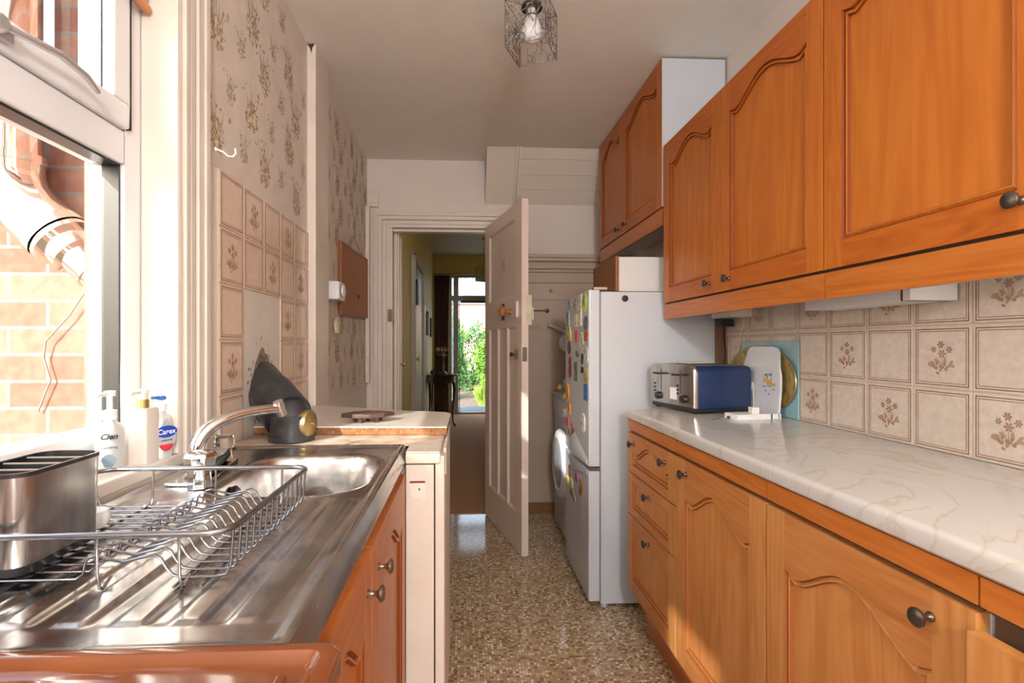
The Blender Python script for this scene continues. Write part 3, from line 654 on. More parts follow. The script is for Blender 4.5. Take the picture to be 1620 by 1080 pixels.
for x, yr, sg in ((-.412, RY0, 1), (-.322, RY0, 1), (-.535, RY1, -1), (-.43, RY1, -1), (-.317, RY1, -1)):
    b = MB(); b.tube([(x, yr, RZ), (x, yr+sg*.002, .895), (x, yr+sg*.006, .8815), (x, yr+sg*.010, .8795), (x, yr+sg*.014, .8815), (x, yr+sg*.025, .8875)], .0019, 6); obj('leg', b, M['wire'], rk, smooth=60)
# cutlery caddy
cc = root('cutlery_caddy', (-.548, .685, .888), 'stainless steel cutlery caddy with four black compartments in the dish rack', 'cutlery holder')
def rr_ring(x0, x1, y0, y1, r_, z, n=6):
    out = []
    for cx, cy, a0 in ((x1-r_, y0+r_, -pi/2), (x1-r_, y1-r_, 0), (x0+r_, y1-r_, pi/2), (x0+r_, y0+r_, pi)):
        for k in range(n+1): a = a0+pi/2*k/n; out.append((cx+r_*cos(a), cy+r_*sin(a), z))
    return out
CX0, CX1, CY0, CY1 = -.590, -.506, .616, .757
b = MB(); b.loft([rr_ring(CX0+.003, CX1-.003, CY0+.003, CY1-.003, .02, .899), rr_ring(CX0, CX1, CY0, CY1, .022, 1.006)], cap0=True, cap1=False)
b.loft([rr_ring(CX0, CX1, CY0, CY1, .022, 1.006), rr_ring(CX0+.0015, CX1-.0015, CY0+.0015, CY1-.0015, .021, 1.006), rr_ring(CX0+.0045, CX1-.0045, CY0+.0045, CY1-.0045, .02, .903)], cap0=False, cap1=True)
obj('caddy_body', b, M['steelb'], cc, smooth=40)
b = MB(); b.loft([rr_ring(CX0+.006, CX1-.006, CY0+.006, CY1-.006, .018, .8885), rr_ring(CX0+.0025, CX1-.0025, CY0+.0025, CY1-.0025, .02, .8995)]); obj('caddy_base', b, M['black'], cc, smooth=40)
b = MB(); b.loft([rr_ring(CX0-.001, CX1+.001, CY0-.001, CY1+.001, .023, 1.0045), rr_ring(CX0-.001, CX1+.001, CY0-.001, CY1+.001, .023, 1.0095), rr_ring(CX0+.003, CX1-.003, CY0+.003, CY1-.003, .02, 1.0095), rr_ring(CX0+.003, CX1-.003, CY0+.003, CY1-.003, .02, .985)], cap0=False, cap1=False)
b.loft([rr_ring(CX0+.0035, CX1-.0035, CY0+.0035, CY1-.0035, .02, 1.008), rr_ring(CX0+.006, CX1-.006, CY0+.006, CY1-.006, .02, .905)], cap0=False, cap1=True)
for k in (1, 2, 3): y = CY0+(CY1-CY0)*k/4; b.box(CX0+.005, CX1-.005, y-.001, y+.001, .906, 1.006)
obj('caddy_liner', b, M['black'], cc, smooth=40)
b = MB()
for k in (1, 2, 3): y = CY0+(CY1-CY0)*k/4; b.box(CX0+.005, CX1-.005, y-.0012, y+.0012, 1.0062, 1.0078)
obj('divider', b, plain((.30, .27, .24), .3), cc)
b = MB(); b.lathe([(.0, 0), (.020, .002), (.026, .014), (.022, .026), (0, .030)], (-.548, .785, .8885), (0, 0, 1), 18)
tag(obj('egg_cup', b, M['white'], smooth=50), 'small white rounded cup lying in the rack behind the caddy', 'cup')

# ---------------------------------------------------------------- cooker (brown enamel) in the near left corner
ck = root('cooker', (-.38, .21, 0), 'brown enamel cooker top with raised rim in the near left corner', 'cooker')
b = MB(); b.box(-.635, -.130, -.03, .445, 0, .872); obj('cooker_body', b, plain((.16, .07, .03), .3), ck, bevel=.006)
b = MB(); O = [(-.645, -.04), (-.118, -.04), (-.102, .44), (-.115, .456), (-.640, .456)]
def rr2(x0, x1, y0, y1, r_, z): return rr_ring(x0, x1, y0, y1, r_, z, 6)
b.loft([rr2(-.645, -.106, -.04, .4665, .016, .872), rr2(-.645, -.106, -.04, .4665, .016, .890), rr2(-.642, -.109, -.037, .4635, .016, .8945), rr2(-.637, -.114, -.032, .4585, .014, .896), rr2(-.630, -.121, -.025, .4520, .012, .895), rr2(-.626, -.126, -.02, .447, .010, .887), rr2(-.620, -.131, -.015, .441, .010, .8855)])
b.tube([(-.148, .425, .8865), (-.148, .10, .8865)], .0045, 8)
obj('hob_lid', b, M['brownenamel'], ck, smooth=45)

# ---------------------------------------------------------------- white stove unit and worn tops beyond the sink
un = root('stove_unit', (-.25, 1.63, 0), 'old white metal stove cabinet at the end of the sink run', 'stove')
b = MB(); b.box(-.152, -.078, 1.362, 1.90, .0, .842); b.box(-.60, -.153, 1.458, 1.90, .0, .842); obj('casing', b, M['paint2'], un, bevel=.003)
b = MB(); b.box(-.152, -.060, 1.355, 1.92, .846, .8735); obj('top_trim', b, M['paint2'], un, bevel=.004)
b = MB(); b.box(-.075, -.050, 1.364, 1.92, .03, .865); b.box(-.056, -.047, 1.42, 1.60, .80, .875); obj('stove_door', b, M['paint2'], un, bevel=.004)
b = MB(); b.box(-.141, -.101, 1.3606, 1.3618, .795, .80, 1); poly = [(-.142, .793), (-.138, .765), (-.128, .752), (-.118, .757), (-.108, .749), (-.099, .754), (-.100, .79), (-.110, .797)]
b.prism(poly, 'y', 1.3609, 1.3618, 0); b.box(-.118, -.114, 1.3600, 1.3608, .776, .781, 2); obj('torn_label', b, [plain((.80, .73, .64), .7), plain((.22, .03, .03)), plain((.05, .05, .05))], un)
b = MB(); b.prism([(LX+.004, 1.458), (-.151, 1.458), (-.151, 1.357), (-.062, 1.357), (-.060, 1.95), (LX+.004, 1.95)], 'z', .8745, .8775)
for (x, y, a) in ((-.12, 1.36, .1), ): pass
b.box(-.15, -.065, 1.358, 1.46, .8775, .8782, 1)
tag(obj('worn_worktop', b, [M['lamworn'], M['lam']]), 'worn cream laminate top between the sink and the raised slab', 'worktop')
b = MB(); b.prism([(LX+.004, 1.635), (-.052, 1.60), (-.048, 1.90), (-.066, 1.945), (-.25, 2.01), (-.5, 2.14), (-.58, 2.184), (LX+.004, 2.184)], 'z', .879, .901, 1)
b.prism([(LX+.004, 1.634), (-.051, 1.599), (-.047, 1.90), (-.065, 1.946), (-.25, 2.011), (-.5, 2.141), (-.58, 2.185), (LX+.004, 2.185)], 'z', .901, .905, 0)
tag(obj('chipboard_slab', b, [M['lam'], M['card']]), 'raised cream slab with crumbling chipboard edge under the iron trivet', 'worktop')
b = MB(); b.box(LX+.006, -.44, 1.64, 1.655, .9052, .9058); b.box(-.52, -.50, 1.75, 1.95, .9052, .9056)
# trivet
tv = root('trivet', (-.315, 1.72, .9053), 'dark rusty cast iron trivet on the cream slab', 'trivet', rz=.25)
b = MB(); pl = []
for k in range(40):
    a = 2*pi*k/40; q = 1+.06*cos(8*a); pl.append((.064*cos(a)*q*(1+.25*abs(cos(a))**6), .052*sin(a)*q))
b.loft([[(x, y, .017) for x, y in pl], [(x*1.02, y*1.02, .024) for x, y in pl], [(x*.97, y*.97, .030) for x, y in pl]])
obj('trivet_plate', b, M['rust'], tv, local=True, smooth=40)
for k in range(5): a = k*2*pi/5+.3; b = MB(); b.lathe([(.006, 0), (.009, .0175)], (.043*cos(a), .034*sin(a), 0), (0, 0, 1), 8); obj('foot', b, M['rust'], tv, local=True)
# flue boot
fb = root('flue_pipe', (-.53, 1.52, .880), 'black flue elbow rising from the worktop into the sooty wall hole', 'pipe')
b = MB(); b.tube([(-.668, 1.715, 1.045), (-.60, 1.645, 1.000)], [.066, .066], 28); b.tube([(-.605, 1.65, 1.003), (-.520, 1.560, .945)], [.070, .070], 28)
b.lathe([(0, -.056), (.030, -.05), (.052, -.022), (.058, 0), (.0585, .001)], (-.508, 1.545, .945), (0, 0, -1), 28)
b.tube([(-.504, 1.539, .953), (-.504, 1.539, .880)], [.060, .060], 28); b.tube([(-.504, 1.539, .895), (-.504, 1.539, .880)], [.064, .064], 28)
obj('elbow', b, M['soot'], fb, smooth=35)
b = MB(); b.lathe([(.040, -.03), (.040, .0), (.036, .003), (0, .003)], (-.446, 1.528, .928), (1, -.18, .0), 28)
b.lathe([(.005, .003), (.005, .010), (0, .010)], (-.446, 1.528, .928), (1, -.18, .0), 10); tag(obj('access_cap', b, M['brass'], fb, smooth=40), 'tarnished brass cap')

# ---------------------------------------------------------------- bottles on the sill
bt = root('pump_bottle', (-.692, 1.045, .912), 'white pump bottle with Cien lettering on the sill', 'bottle')
def rbox(mb, cx, cy, hx, hy, r_, zz, m=0): mb.loft([rr_ring(cx-hx*k, cx+hx*k, cy-hy*k, cy+hy*k, r_*k, z, 5) for z, k in zz], m=m)
b = MB(); rbox(b, -.692, 1.045, .020, .028, .019, [(.912, .94), (.916, 1), (.985, 1), (.998, .9), (1.006, .55), (1.012, .35)]); obj('bottle_body', b, plain((.62, .64, .64), .3), bt, smooth=50)
b = MB(); b.lathe([(.012, 0), (.012, .018), (.005, .020), (.005, .045), (.010, .046), (.010, .056), (0, .057)], (-.692, 1.045, 1.012), (0, 0, 1), 16); b.tube([(-.692, 1.045, 1.063), (-.692, 1.045-.034, 1.062), (-.692, 1.045-.040, 1.057)], .004, 8); obj('pump', b, M['white'], bt, smooth=50)
def TB(cx, cy, z, nx, ny, off):
    n = Vector((nx, ny, 0)).normalized(); u = Vector((-n.y, n.x, 0))
    return lambda x, y, d: Vector((cx, cy, z))+u*x+Vector((0, 0, 1))*y+n*(off+d)
text('Cien', .0145, TB(-.692, 1.045, .978, .50, -.86, .0300), plain((.004, .005, .01)), bt, 'lettering', shear=.3)
text('nourishing', .0065, TB(-.692, 1.045, .960, .50, -.86, .0300), plain((.02, .025, .04)), bt, 'lettering')
b = MB(); f = TB(-.692, 1.045, .925, .50, -.86, .0300); b.face([f(.012*sin(a)*(1 if cos(a) < 0 else .75), .010+.014*(-cos(a)), 0) if True else 0 for a in [2*pi*k/14 for k in range(14)]]); obj('drop_print', b, plain((.16, .22, .26)), bt)
sq = root('soap_dispenser', (-.672, 1.115, .912), 'square cream soap dispenser with brass collar between two bottles', 'bottle')
b = MB(); rbox(b, -.672, 1.115, .021, .024, .005, [(.912, .95), (.915, 1), (1.022, 1), (1.026, .94)]); obj('bottle_body', b, plain((.74, .67, .60), .35), sq, smooth=40)
b = MB(); b.lathe([(.012, 0), (.012, .018), (.009, .0185)], (-.672, 1.115, 1.026), (0, 0, 1), 16); obj('collar', b, M['brass'], sq, smooth=40)
b = MB(); b.lathe([(.009, 0), (.009, .010), (.011, .011), (.011, .020), (0, .021)], (-.672, 1.115, 1.0445), (0, 0, 1), 16); b.tube([(-.672, 1.115, 1.060), (-.672, 1.078, 1.060), (-.672, 1.072, 1.055)], .004, 8); obj('pump', b, plain((.78, .74, .62), .35), sq, smooth=50)
cx_ = root('handwash_bottle', (-.664, 1.165, .912), 'clear white handwash bottle with blue and red label by the window jamb', 'bottle')
b = MB(); rbox(b, -.664, 1.165, .016, .031, .015, [(.912, .9), (.918, 1), (.985, 1), (1.0, .85), (1.008, .5), (1.014, .4)]); obj('bottle_body', b, mat('clear_soap', (.84, .85, .84), .2), cx_, smooth=50)
b = MB(); b.lathe([(.012, 0), (.012, .016), (.006, .018), (.006, .024)], (-.664, 1.165, 1.014), (0, 0, 1), 16); obj('neck', b, M['white'], cx_, smooth=40)
b = MB(); b.lathe([(.010, 0), (.012, .004), (.009, .009)], (-.664, 1.165, 1.038), (0, 0, 1), 14); b.tube([(-.664, 1.165, 1.043), (-.664, 1.135, 1.045)], .0035, 8); tag(obj('pump', b, plain((.04, .16, .5)), cx_, smooth=40), 'blue pump head')
g = TB(-.662, 1.162, .962, .88, -.48, .0205)
b = MB()
def poly_l(pts, m, o=0): b.face([g(x, y, o) for x, y in pts], m)
drop = [(0, .036)]+[(.021*cos(a), -.004+.030*sin(a)) for a in [radians(40-k*20) for k in range(14)]]
poly_l(drop, 0, 0); poly_l([(.0235*cos(a), .008+.013*sin(a)) for a in [2*pi*k/20 for k in range(20)]], 1, .0003)
poly_l([(.017*cos(a), -.012+.022*sin(a)) for a in [radians(200+k*14) for k in range(11)]], 2, .0003)
obj('label_print', b, [plain((.42, .42, .44)), plain((.01, .06, .42)), plain((.6, .03, .06))], cx_, weld=False)
text('Carex', .0155, TB(-.662, 1.162, .965, .88, -.48, .0212), plain((.85, .85, .86)), cx_, 'lettering')
text('antibacterial', .0050, TB(-.662, 1.162, .950, .88, -.48, .0212), plain((.1, .1, .12)), cx_, 'lettering')
# blind
bl = root('roller_blind', (-.69, .75, 1.86), 'orange roller blind drawn part way down the sink window', 'blind')
b = MB(); b.box(-.704, -.700, .30, 1.178, 1.905, 2.20); obj('blind_fabric', b, M['blind'], bl)
b = MB(); b.tube([(-.702, .30, 1.903), (-.702, 1.180, 1.903)], .010, 10); obj('bottom_bar', b, M['blind'], bl, smooth=40)
b = MB(); b.tube([(-.690, .30, 2.19), (-.690, 1.180, 2.19)], .022, 14); b.box(-.72, -.66, 1.180, 1.186, 2.15, 2.218); obj('roller', b, M['white'], bl, smooth=40)
# hook on the architrave
b = MB(); b.tube([(-.628, 1.34, 1.655), (-.612, 1.346, 1.650), (-.604, 1.352, 1.642), (-.592, 1.356, 1.642), (-.586, 1.358, 1.652), (-.588, 1.358, 1.664)], .0028, 8)
b.lathe([(.006, 0), (.004, .004)], (-.6285, 1.34, 1.655), (1, 0, 0), 10)
tag(obj('cup_hook', b, M['white'], smooth=50), 'small white cup hook screwed into the fluted window architrave', 'hook')

# ---------------------------------------------------------------- left wall items
hb = root('hanging_board', (-.645, 3.08, 1.33), 'brown hardboard panel hanging by a string on the floral wallpaper', 'board')
b = MB(); b.prism([(2.715, 1.318), (3.445, 1.340), (3.440, 1.722), (2.705, 1.698)], 'x', LX+.004, LX+.016, 0); obj('panel', b, M['cork'], hb, bevel=.002)
b = MB(); P4 = [(2.715, 1.318), (3.445, 1.340), (3.440, 1.722), (2.705, 1.698)]
b.tube([(LX+.016, y, z) for y, z in P4], .007, 4, closed=True); obj('edging', b, wood('edging_wood', (.26, .09, .03), (.3, .12, .04), (.2, .06, .02)), hb)
b = MB(); b.tube([(LX+.010, 2.85, 1.705), (LX+.008, 3.08, 1.80), (LX+.010, 3.32, 1.718)], .0018, 5); b.lathe([(.004, 0), (.004, .014)], (LX+.002, 3.08, 1.80), (1, 0, 0), 8); obj('string', b, plain((.35, .3, .22)), hb)
b = MB(); b.box(LX+.012, LX+.022, 3.15, 3.17, 1.44, 1.46); obj('pin', b, M['dark'], hb)
th = root('thermostat', (-.62, 2.52, 1.37), 'white timer switch with round dial fixed beside the pier', 'switch')
b = MB(); b.box(LX+.002, -.590, 2.47, 2.60, 1.375, 1.462); obj('case', b, M['white'], th, bevel=.006)
b = MB(); b.lathe([(.032, 0), (.030, .012), (.0, .013)], (-.590, 2.535, 1.420), (1, 0, 0), 22); obj('dial', b, plain((.7, .7, .7)), th, smooth=40)
b = MB(); b.lathe([(.0325, 0), (.0325, .003), (.029, .003)], (-.590, 2.535, 1.420), (1, 0, 0), 22); obj('dial_ring', b, M['black'], th)
b = MB(); b.tube([(-.62, 2.55, 1.371), (-.622, 2.552, 1.32), (-.62, 2.56, 1.295)], .0015, 6); b.lathe([(.006, 0), (.014, -.012), (.018, -.04), (.012, -.065), (.016, -.085), (0, -.088)], (-.62, 2.56, 1.30), (0, 0, 1), 14)
tag(obj('glass_ornament', b, mat('yellowed_glass', (.75, .7, .5), .1, 0, .5, Transmission_Weight=.7), smooth=50), 'small yellowish glass ornament hanging under the timer switch', 'ornament')
b = MB(); b.box(-.650, -.575, FY-.03, FY-.001, 2.09, 2.175); b.box(-.64, -.585, FY-.034, FY-.03, 2.115, 2.15); tag(obj('junction_box', b, M['paint'], bevel=.003), 'small cream junction box in the corner above the doorway', 'box')
# ---------------------------------------------------------------- ceiling pendant over the kitchen
lm = root('pendant_lamp', (.243, 1.826, 2.2), 'square wire lampshade of silver squiggles around a white bulb', 'lamp')
cor = [(.145, 1.788), (.211, 1.924), (.341, 1.866), (.277, 1.730)]; z0, z1 = 2.200, 2.362
b = MB(); b.tube([(x, y, z0) for x, y in cor], .0022, 6, closed=True); b.tube([(x, y, z1) for x, y in cor], .0022, 6, closed=True)
for x, y in cor: b.tube([(x, y, z0), (x, y, z1)], .0014, 6)
cx, cy = .2435, 1.827
for x, y in cor: b.tube([(x, y, z1), (cx+(x-cx)*.3, cy+(y-cy)*.3, z1)], .0012, 5)
obj('shade_frame', b, M['wire'], lm)
for i in range(4):
    (xa, ya), (xb, yb) = cor[i], cor[(i+1) % 4]; b = MB()
    for k in range(17):
        u, v = R.random(), R.random(); a = R.uniform(0, 6.28); da = R.uniform(-.5, .5); pts = []
        for s_ in range(26):
            pts.append((u, v)); da += R.uniform(-.16, .16); da = max(-.75, min(.75, da)); a += da
            u += cos(a)*.045; v += sin(a)*.045
            if not .02 < u < .98: a = pi-a; u = max(.02, min(.98, u))
            if not .02 < v < .98: a = -a; v = max(.02, min(.98, v))
        b.tube([(xa+(xb-xa)*u, ya+(yb-ya)*u, z0+(z1-z0)*v) for u, v in pts], .0010, 4)
    obj('wire_panel', b, M['wire'], lm)
b = MB(); b.lathe([(.030, 0), (.030, -.012), (.016, -.02), (.016, -.05), (.0, -.05)], (cx, cy, CZ-.0), (0, 0, 1), 20); obj('lamp_holder', b, M['white'], lm, smooth=40)
b = MB(); b.lathe([(.038, 0), (.038, -.010), (.030, -.012)], (cx, cy, z1+.006), (0, 0, 1), 24); b.lathe([(.020, 0), (.020, -.007), (.014, -.007)], (cx, cy, z1-.028), (0, 0, 1), 18); obj('gallery_ring', b, M['knob'], lm)
b = MB(); b.lathe([(.014, 0), (.016, -.02), (.026, -.046), (.036, -.074), (.037, -.090), (.028, -.112), (0, -.121)], (cx, cy, 2.358), (0, 0, 1), 20); obj('bulb', b, mat('opal_bulb', (.85, .84, .86), .25), lm, smooth=50)
# pendant added behind the camera to hold the fill light
cl = root('fill_pendant', (.25, -1.2, 1.82), 'plain white bulb holder added on a flex behind the camera for fill light', 'lamp')
b = MB(); b.tube([(.25, -1.2, CZ), (.25, -1.2, 1.88)], .003, 6); b.lathe([(.045, 0), (.03, -.03), (.005, -.035)], (.25, -1.2, CZ), (0, 0, 1), 16); b.lathe([(.012, .06), (.018, .03), (.018, 0), (.0, 0)], (.25, -1.2, 1.82), (0, 0, 1), 16); obj('flex', b, M['white'], cl, smooth=40)
# ---------------------------------------------------------------- fridge freezer
fr = root('fridge_freezer', (.82, 2.48, 0), 'white fridge freezer covered in magnets', 'fridge')
b = MB(); b.box(.600, 1.115, 2.224, 2.745, .022, 1.392); b.box(.585, .615, 2.30, 2.66, .012, .022)
for x in (.62, 1.08):
    for y in (2.25, 2.72): b.lathe([(.014, 0), (.014, .024)], (x, y, 0), (0, 0, 1), 10)
obj('cabinet', b, M['enamel'], fr, bevel=.004)
b = MB(); b.box(.597, .601, 2.222, 2.7, .03, 1.386); obj('door_seal', b, plain((.25, .25, .27)), fr)
def fdoor(z0, z1):
    b = MB(); b.loft([[(x, y, z) for x, y in [(.5965, 2.224), (.552, 2.224), (.5478, 2.229), (.5475, 2.30), (.5475, 2.66), (.549, 2.738), (.553, 2.744), (.5965, 2.744)]] for z in (z0, z1)])
    return obj('door', b, M['enamel'], fr, bevel=.003)
d1 = fdoor(.625, 1.400); d2 = fdoor(.035, .605)
b = MB(); hp = [(2.70, 0), (2.62, .012), (2.50, .03), (2.36, .012), (2.25, 0)]
b.loft([[(.5476, y, .628), (.5476-.003-e*.5, y, .628), (.5476-.006-e*.55, y, .645+e*2.2), (.5476, y, .655+e*2.6)] for y, e in hp]); obj('handle', b, M['enamel'], d1, smooth=50)
b = MB(); b.loft([[(.5476, y, .602), (.5476-.003-e*.4, y, .602), (.5476-.004-e*.4, y, .590-e*1.2), (.5476, y, .580-e*1.5)] for y, e in hp]); obj('handle', b, M['enamel'], d2, smooth=50)
b = MB(); b.box(.550, .600, 2.2225, 2.235, .609, .620); obj('hinge', b, M['pewter'], fr, bevel=.001)
b = MB(); b.box(.57, .63, 2.224, 2.25, 1.4002, 1.412); obj('hinge', b, M['pewter'], fr, bevel=.001)
MAG = [
(2.615, 1.365, 0.058, 0.054, 'blue grey figure magnet near the top on the upper fridge door', 'f', (0.25, 0.25, 0.4)),
(2.491, 1.355, 0.075, 0.051, 'brown cottage magnet near the top on the upper fridge door', 'f', (0.35, 0.25, 0.12)),
(2.378, 1.366, 0.06, 0.043, 'white and black strip magnet near the top on the upper fridge door', 'r', (0.7, 0.7, 0.68)),
(2.297, 1.351, 0.075, 0.068, 'lime green and yellow oval magnet near the top on the upper fridge door', 'o', (0.45, 0.6, 0.08)),
(2.665, 1.296, 0.075, 0.061, 'grey green rectangle magnet near the top on the upper fridge door', 'r', (0.3, 0.38, 0.33)),
(2.473, 1.274, 0.075, 0.045, 'cream square magnet near the top on the upper fridge door', 'r', (0.8, 0.78, 0.55)),
(2.39, 1.29, 0.075, 0.068, 'white note with dark print magnet near the top on the upper fridge door', 'r', (0.75, 0.75, 0.65)),
(2.27, 1.255, 0.075, 0.052, 'round dark patterned magnet near the top on the upper fridge door', 'o', (0.12, 0.13, 0.16)),
(2.621, 1.212, 0.075, 0.066, 'yellow and white fan shaped magnet at mid height on the upper fridge door', 'f', (0.75, 0.6, 0.1)),
(2.63, 1.146, 0.074, 0.06, 'narrow dark oval magnet at mid height on the upper fridge door', 'o', (0.12, 0.08, 0.07)),
(2.465, 1.198, 0.075, 0.056, 'red capped white bottle shaped magnet at mid height on the upper fridge door', 'f', (0.75, 0.08, 0.08)),
(2.349, 1.179, 0.075, 0.075, 'tall pale green figure magnet at mid height on the upper fridge door', 'f', (0.6, 0.62, 0.45)),
(2.268, 1.202, 0.075, 0.049, 'rust brown mitten shaped magnet at mid height on the upper fridge door', 'f', (0.4, 0.09, 0.03)),
(2.444, 1.118, 0.075, 0.033, 'small dark slanted magnet at mid height on the upper fridge door', 'f', (0.15, 0.16, 0.2)),
(2.259, 1.114, 0.075, 0.057, 'pale grey oval magnet at mid height on the upper fridge door', 'o', (0.6, 0.6, 0.55)),
(2.342, 1.093, 0.047, 0.043, 'black wavy magnet at mid height on the upper fridge door', 'f', (0.02, 0.02, 0.02)),
(2.609, 1.044, 0.072, 0.089, 'dark red and black oval magnet at mid height on the upper fridge door', 'o', (0.25, 0.06, 0.06)),
(2.473, 1.03, 0.075, 0.073, 'dark green framed rectangle magnet at mid height on the upper fridge door', 'r', (0.12, 0.16, 0.1)),
(2.342, 1.042, 0.075, 0.029, 'black scribble shaped magnet at mid height on the upper fridge door', 'f', (0.03, 0.03, 0.05)),
(2.268, 1.019, 0.075, 0.057, 'gold oval magnet at mid height on the upper fridge door', 'o', (0.5, 0.36, 0.12)),
(2.27, 0.946, 0.075, 0.057, 'bright blue rectangular magnet low down on the upper fridge door', 'r', (0.02, 0.14, 0.45)),
(2.674, 0.912, 0.075, 0.067, 'orange round magnet low down on the upper fridge door', 'o', (0.9, 0.35, 0.02)),
(2.64, 0.83, 0.075, 0.043, 'orange square magnet low down on the upper fridge door', 'r', (0.95, 0.4, 0.03)),
(2.679, 0.755, 0.075, 0.037, 'red square magnet low down on the upper fridge door', 'r', (0.8, 0.08, 0.1)),
(2.541, 0.723, 0.075, 0.087, 'brown carved figure magnet low down on the upper fridge door', 'f', (0.28, 0.14, 0.06)),
(2.625, 0.691, 0.075, 0.061, 'small tan figure magnet low down on the upper fridge door', 'f', (0.45, 0.27, 0.12)),
(2.322, 0.802, 0.075, 0.07, 'white oval with black print magnet low down on the upper fridge door', 'o', (0.8, 0.8, 0.8)),
(2.615, 0.512, 0.075, 0.05, 'brown and grey oval magnet on the freezer door', 'o', (0.3, 0.2, 0.12)),
(2.679, 0.449, 0.075, 0.044, 'orange and yellow magnet on the freezer door', 'f', (0.9, 0.5, 0.1)),
(2.581, 0.46, 0.075, 0.042, 'lime green oval magnet on the freezer door', 'o', (0.6, 0.7, 0.25)),
(2.461, 0.517, 0.049, 0.04, 'purple magnet on the freezer door', 'o', (0.4, 0.1, 0.35)),
(2.363, 0.495, 0.075, 0.071, 'brown bear shaped magnet on the freezer door', 'f', (0.35, 0.15, 0.04)),
(2.571, 0.42, 0.075, 0.042, 'brown oval magnet on the freezer door', 'o', (0.4, 0.2, 0.08)),
(2.515, 0.408, 0.064, 0.048, 'grey drop shaped magnet on the freezer door', 'f', (0.35, 0.35, 0.36))
]
for (y, z, wd, ht, lab, kind, colr) in MAG:
    wd = min(wd, .070); ht *= 1.28; b = MB(); n = 18; hw, hh = wd/2, ht/2; b.sg = -1; rr = random.Random(int(y*1e4+z*1e3))
    if kind == 'r': pl = [(-hw, -hh), (hw, -hh), (hw, hh), (-hw, hh)]
    elif kind == 'o': pl = [(hw*cos(2*pi*k/n), hh*sin(2*pi*k/n)) for k in range(n)]
    else: pl = [(hw*cos(2*pi*k/n)*(q := rr.uniform(.55, 1)), hh*sin(2*pi*k/n)*q) for k in range(n)]
    xf_ = .5474
    b.loft([[(xf_, y+p, z+q) for p, q in pl], [(xf_-.0035, y+p, z+q) for p, q in pl], [(xf_-.005, y+p*.88, z+q*.88) for p, q in pl]])
    for k in range(5):
        u, v = rr.uniform(-.5, .5)*wd*.7, rr.uniform(-.5, .5)*ht*.7; ell(b, lambda a, c: (xf_-.0052, a, c), y+u, z+v, wd*rr.uniform(.08, .2), ht*rr.uniform(.06, .14), rr.uniform(0, 3), 1+k % 2, 8)
    dk = tuple(c_*.3 for c_ in colr); lt = tuple(min(.85, c_*1.2+.25) for c_ in colr)
    tag(obj('fridge_magnet', b, [plain(colr), plain(dk), plain(lt)], weld=False), lab, 'magnet', 'magnets on the fridge freezer doors')
b = MB(); b.lathe([(.014, 0), (.014, .004), (.009, .006), (.008, .004), (0, .004)], (.708, 2.224, 1.362), (0, -1, 0), 20); tag(obj('fridge_magnet', b, M['black'], smooth=40), 'round black disc magnet on the side of the fridge freezer', 'magnet')
b = MB(); b.lathe([(.018, 0), (.018, .0006), (0, .0007)], (.750, 2.224, 1.150), (0, -1, 0), 12); tag(obj('sticker', b, plain((.57, .57, .52))), 'faint yellow sticker mark on the side of the fridge freezer', 'sticker')
# box on the fridge
bx = root('storage_box', (.9, 2.47, 1.4), 'box with wood front and white side standing on the fridge freezer', 'box')
b = MB(); b.box(.700, 1.12, 2.285, 2.68, 1.4, 1.556); obj('body', b, M['carcass'], bx, bevel=.002)
b = MB(); b.box(.684, .6995, 2.282, 2.683, 1.4, 1.559); obj('front', b, wood('box_wood', (.24, .085, .022), (.30, .12, .035), (.18, .06, .015), False), bx, bevel=.002)
# ---------------------------------------------------------------- washing machine
wm = root('washing_machine', (.88, 3.08, 0), 'white front-loading washing machine behind the fridge freezer', 'washing machine')
b = MB(); b.box(.602, 1.14, 2.79, 3.38, .01, .83); b.box(.594, 1.14, 2.79, 3.38, .83, .85); obj('body', b, M['enamel'], wm, bevel=.008)
b = MB(); b.box(.594, .602, 2.80, 3.37, .72, .822); b.lathe([(.028, 0), (.026, .02), (0, .021)], (.594, 2.95, .77), (-1, 0, 0), 18); obj('control_panel', b, plain((.66, .67, .70)), wm, bevel=.002)
dw = obj('door', (lambda b: (b.lathe([(.205, 0), (.205, .018), (.19, .034), (.155, .04), (.15, .030)], (.602, 3.08, .445), (-1, 0, 0), 40), b)[1])(MB()), M['white'], wm, smooth=40)
b = MB(); b.lathe([(.152, 0), (.14, .012), (.09, .020), (0, .024)], (.575, 3.08, .445), (-1, 0, 0), 40); obj('door_glass', b, mat('dark_door_glass', (.30, .31, .33), .05), dw, smooth=60)
b = MB(); b.lathe([(.207, 0), (.207, .004), (.150, .004)], (.602, 3.08, .445), (-1, 0, 0), 40); obj('door_gasket', b, M['black'], dw)
b = MB(); b.tube([(.60, 2.83, .235), (.575, 2.83, .20), (.57, 2.82, .16)], .005, 6); b.box(.566, .574, 2.80, 2.85, .09, .20); tag(obj('filter_flap', b, plain((.72, .68, .48))), 'yellowed plastic flap'); 
fl_ = bpy.data.objects['filter_flap']; del fl_['label']; fl_.parent = wm; fl_.location = Vector(fl_.location)-Vector((.88, 3.08, 0))
pb = root('laundry_bag', (.68, 3.0, .85), 'crumpled see-through bag of pegs and cloths on the washing machine', 'bag')
b = MB(); rr = random.Random(4); rings = []
for i in range(7):
    t = i/6; rad = .11*sin(pi*(.12+.80*t))**.6; rings.append([(.665+rad*cos(2*pi*k/16)*.72*(1+rr.uniform(-.14, .14)), 3.0+rad*1.3*sin(2*pi*k/16)*(1+rr.uniform(-.14, .14)), .851+t*.13) for k in range(16)])
b.loft(rings); obj('bag', b, mottled('clear_bag', (.62, .60, .54), (.48, .45, .38), 22, .25, .6, .01), pb, smooth=60)
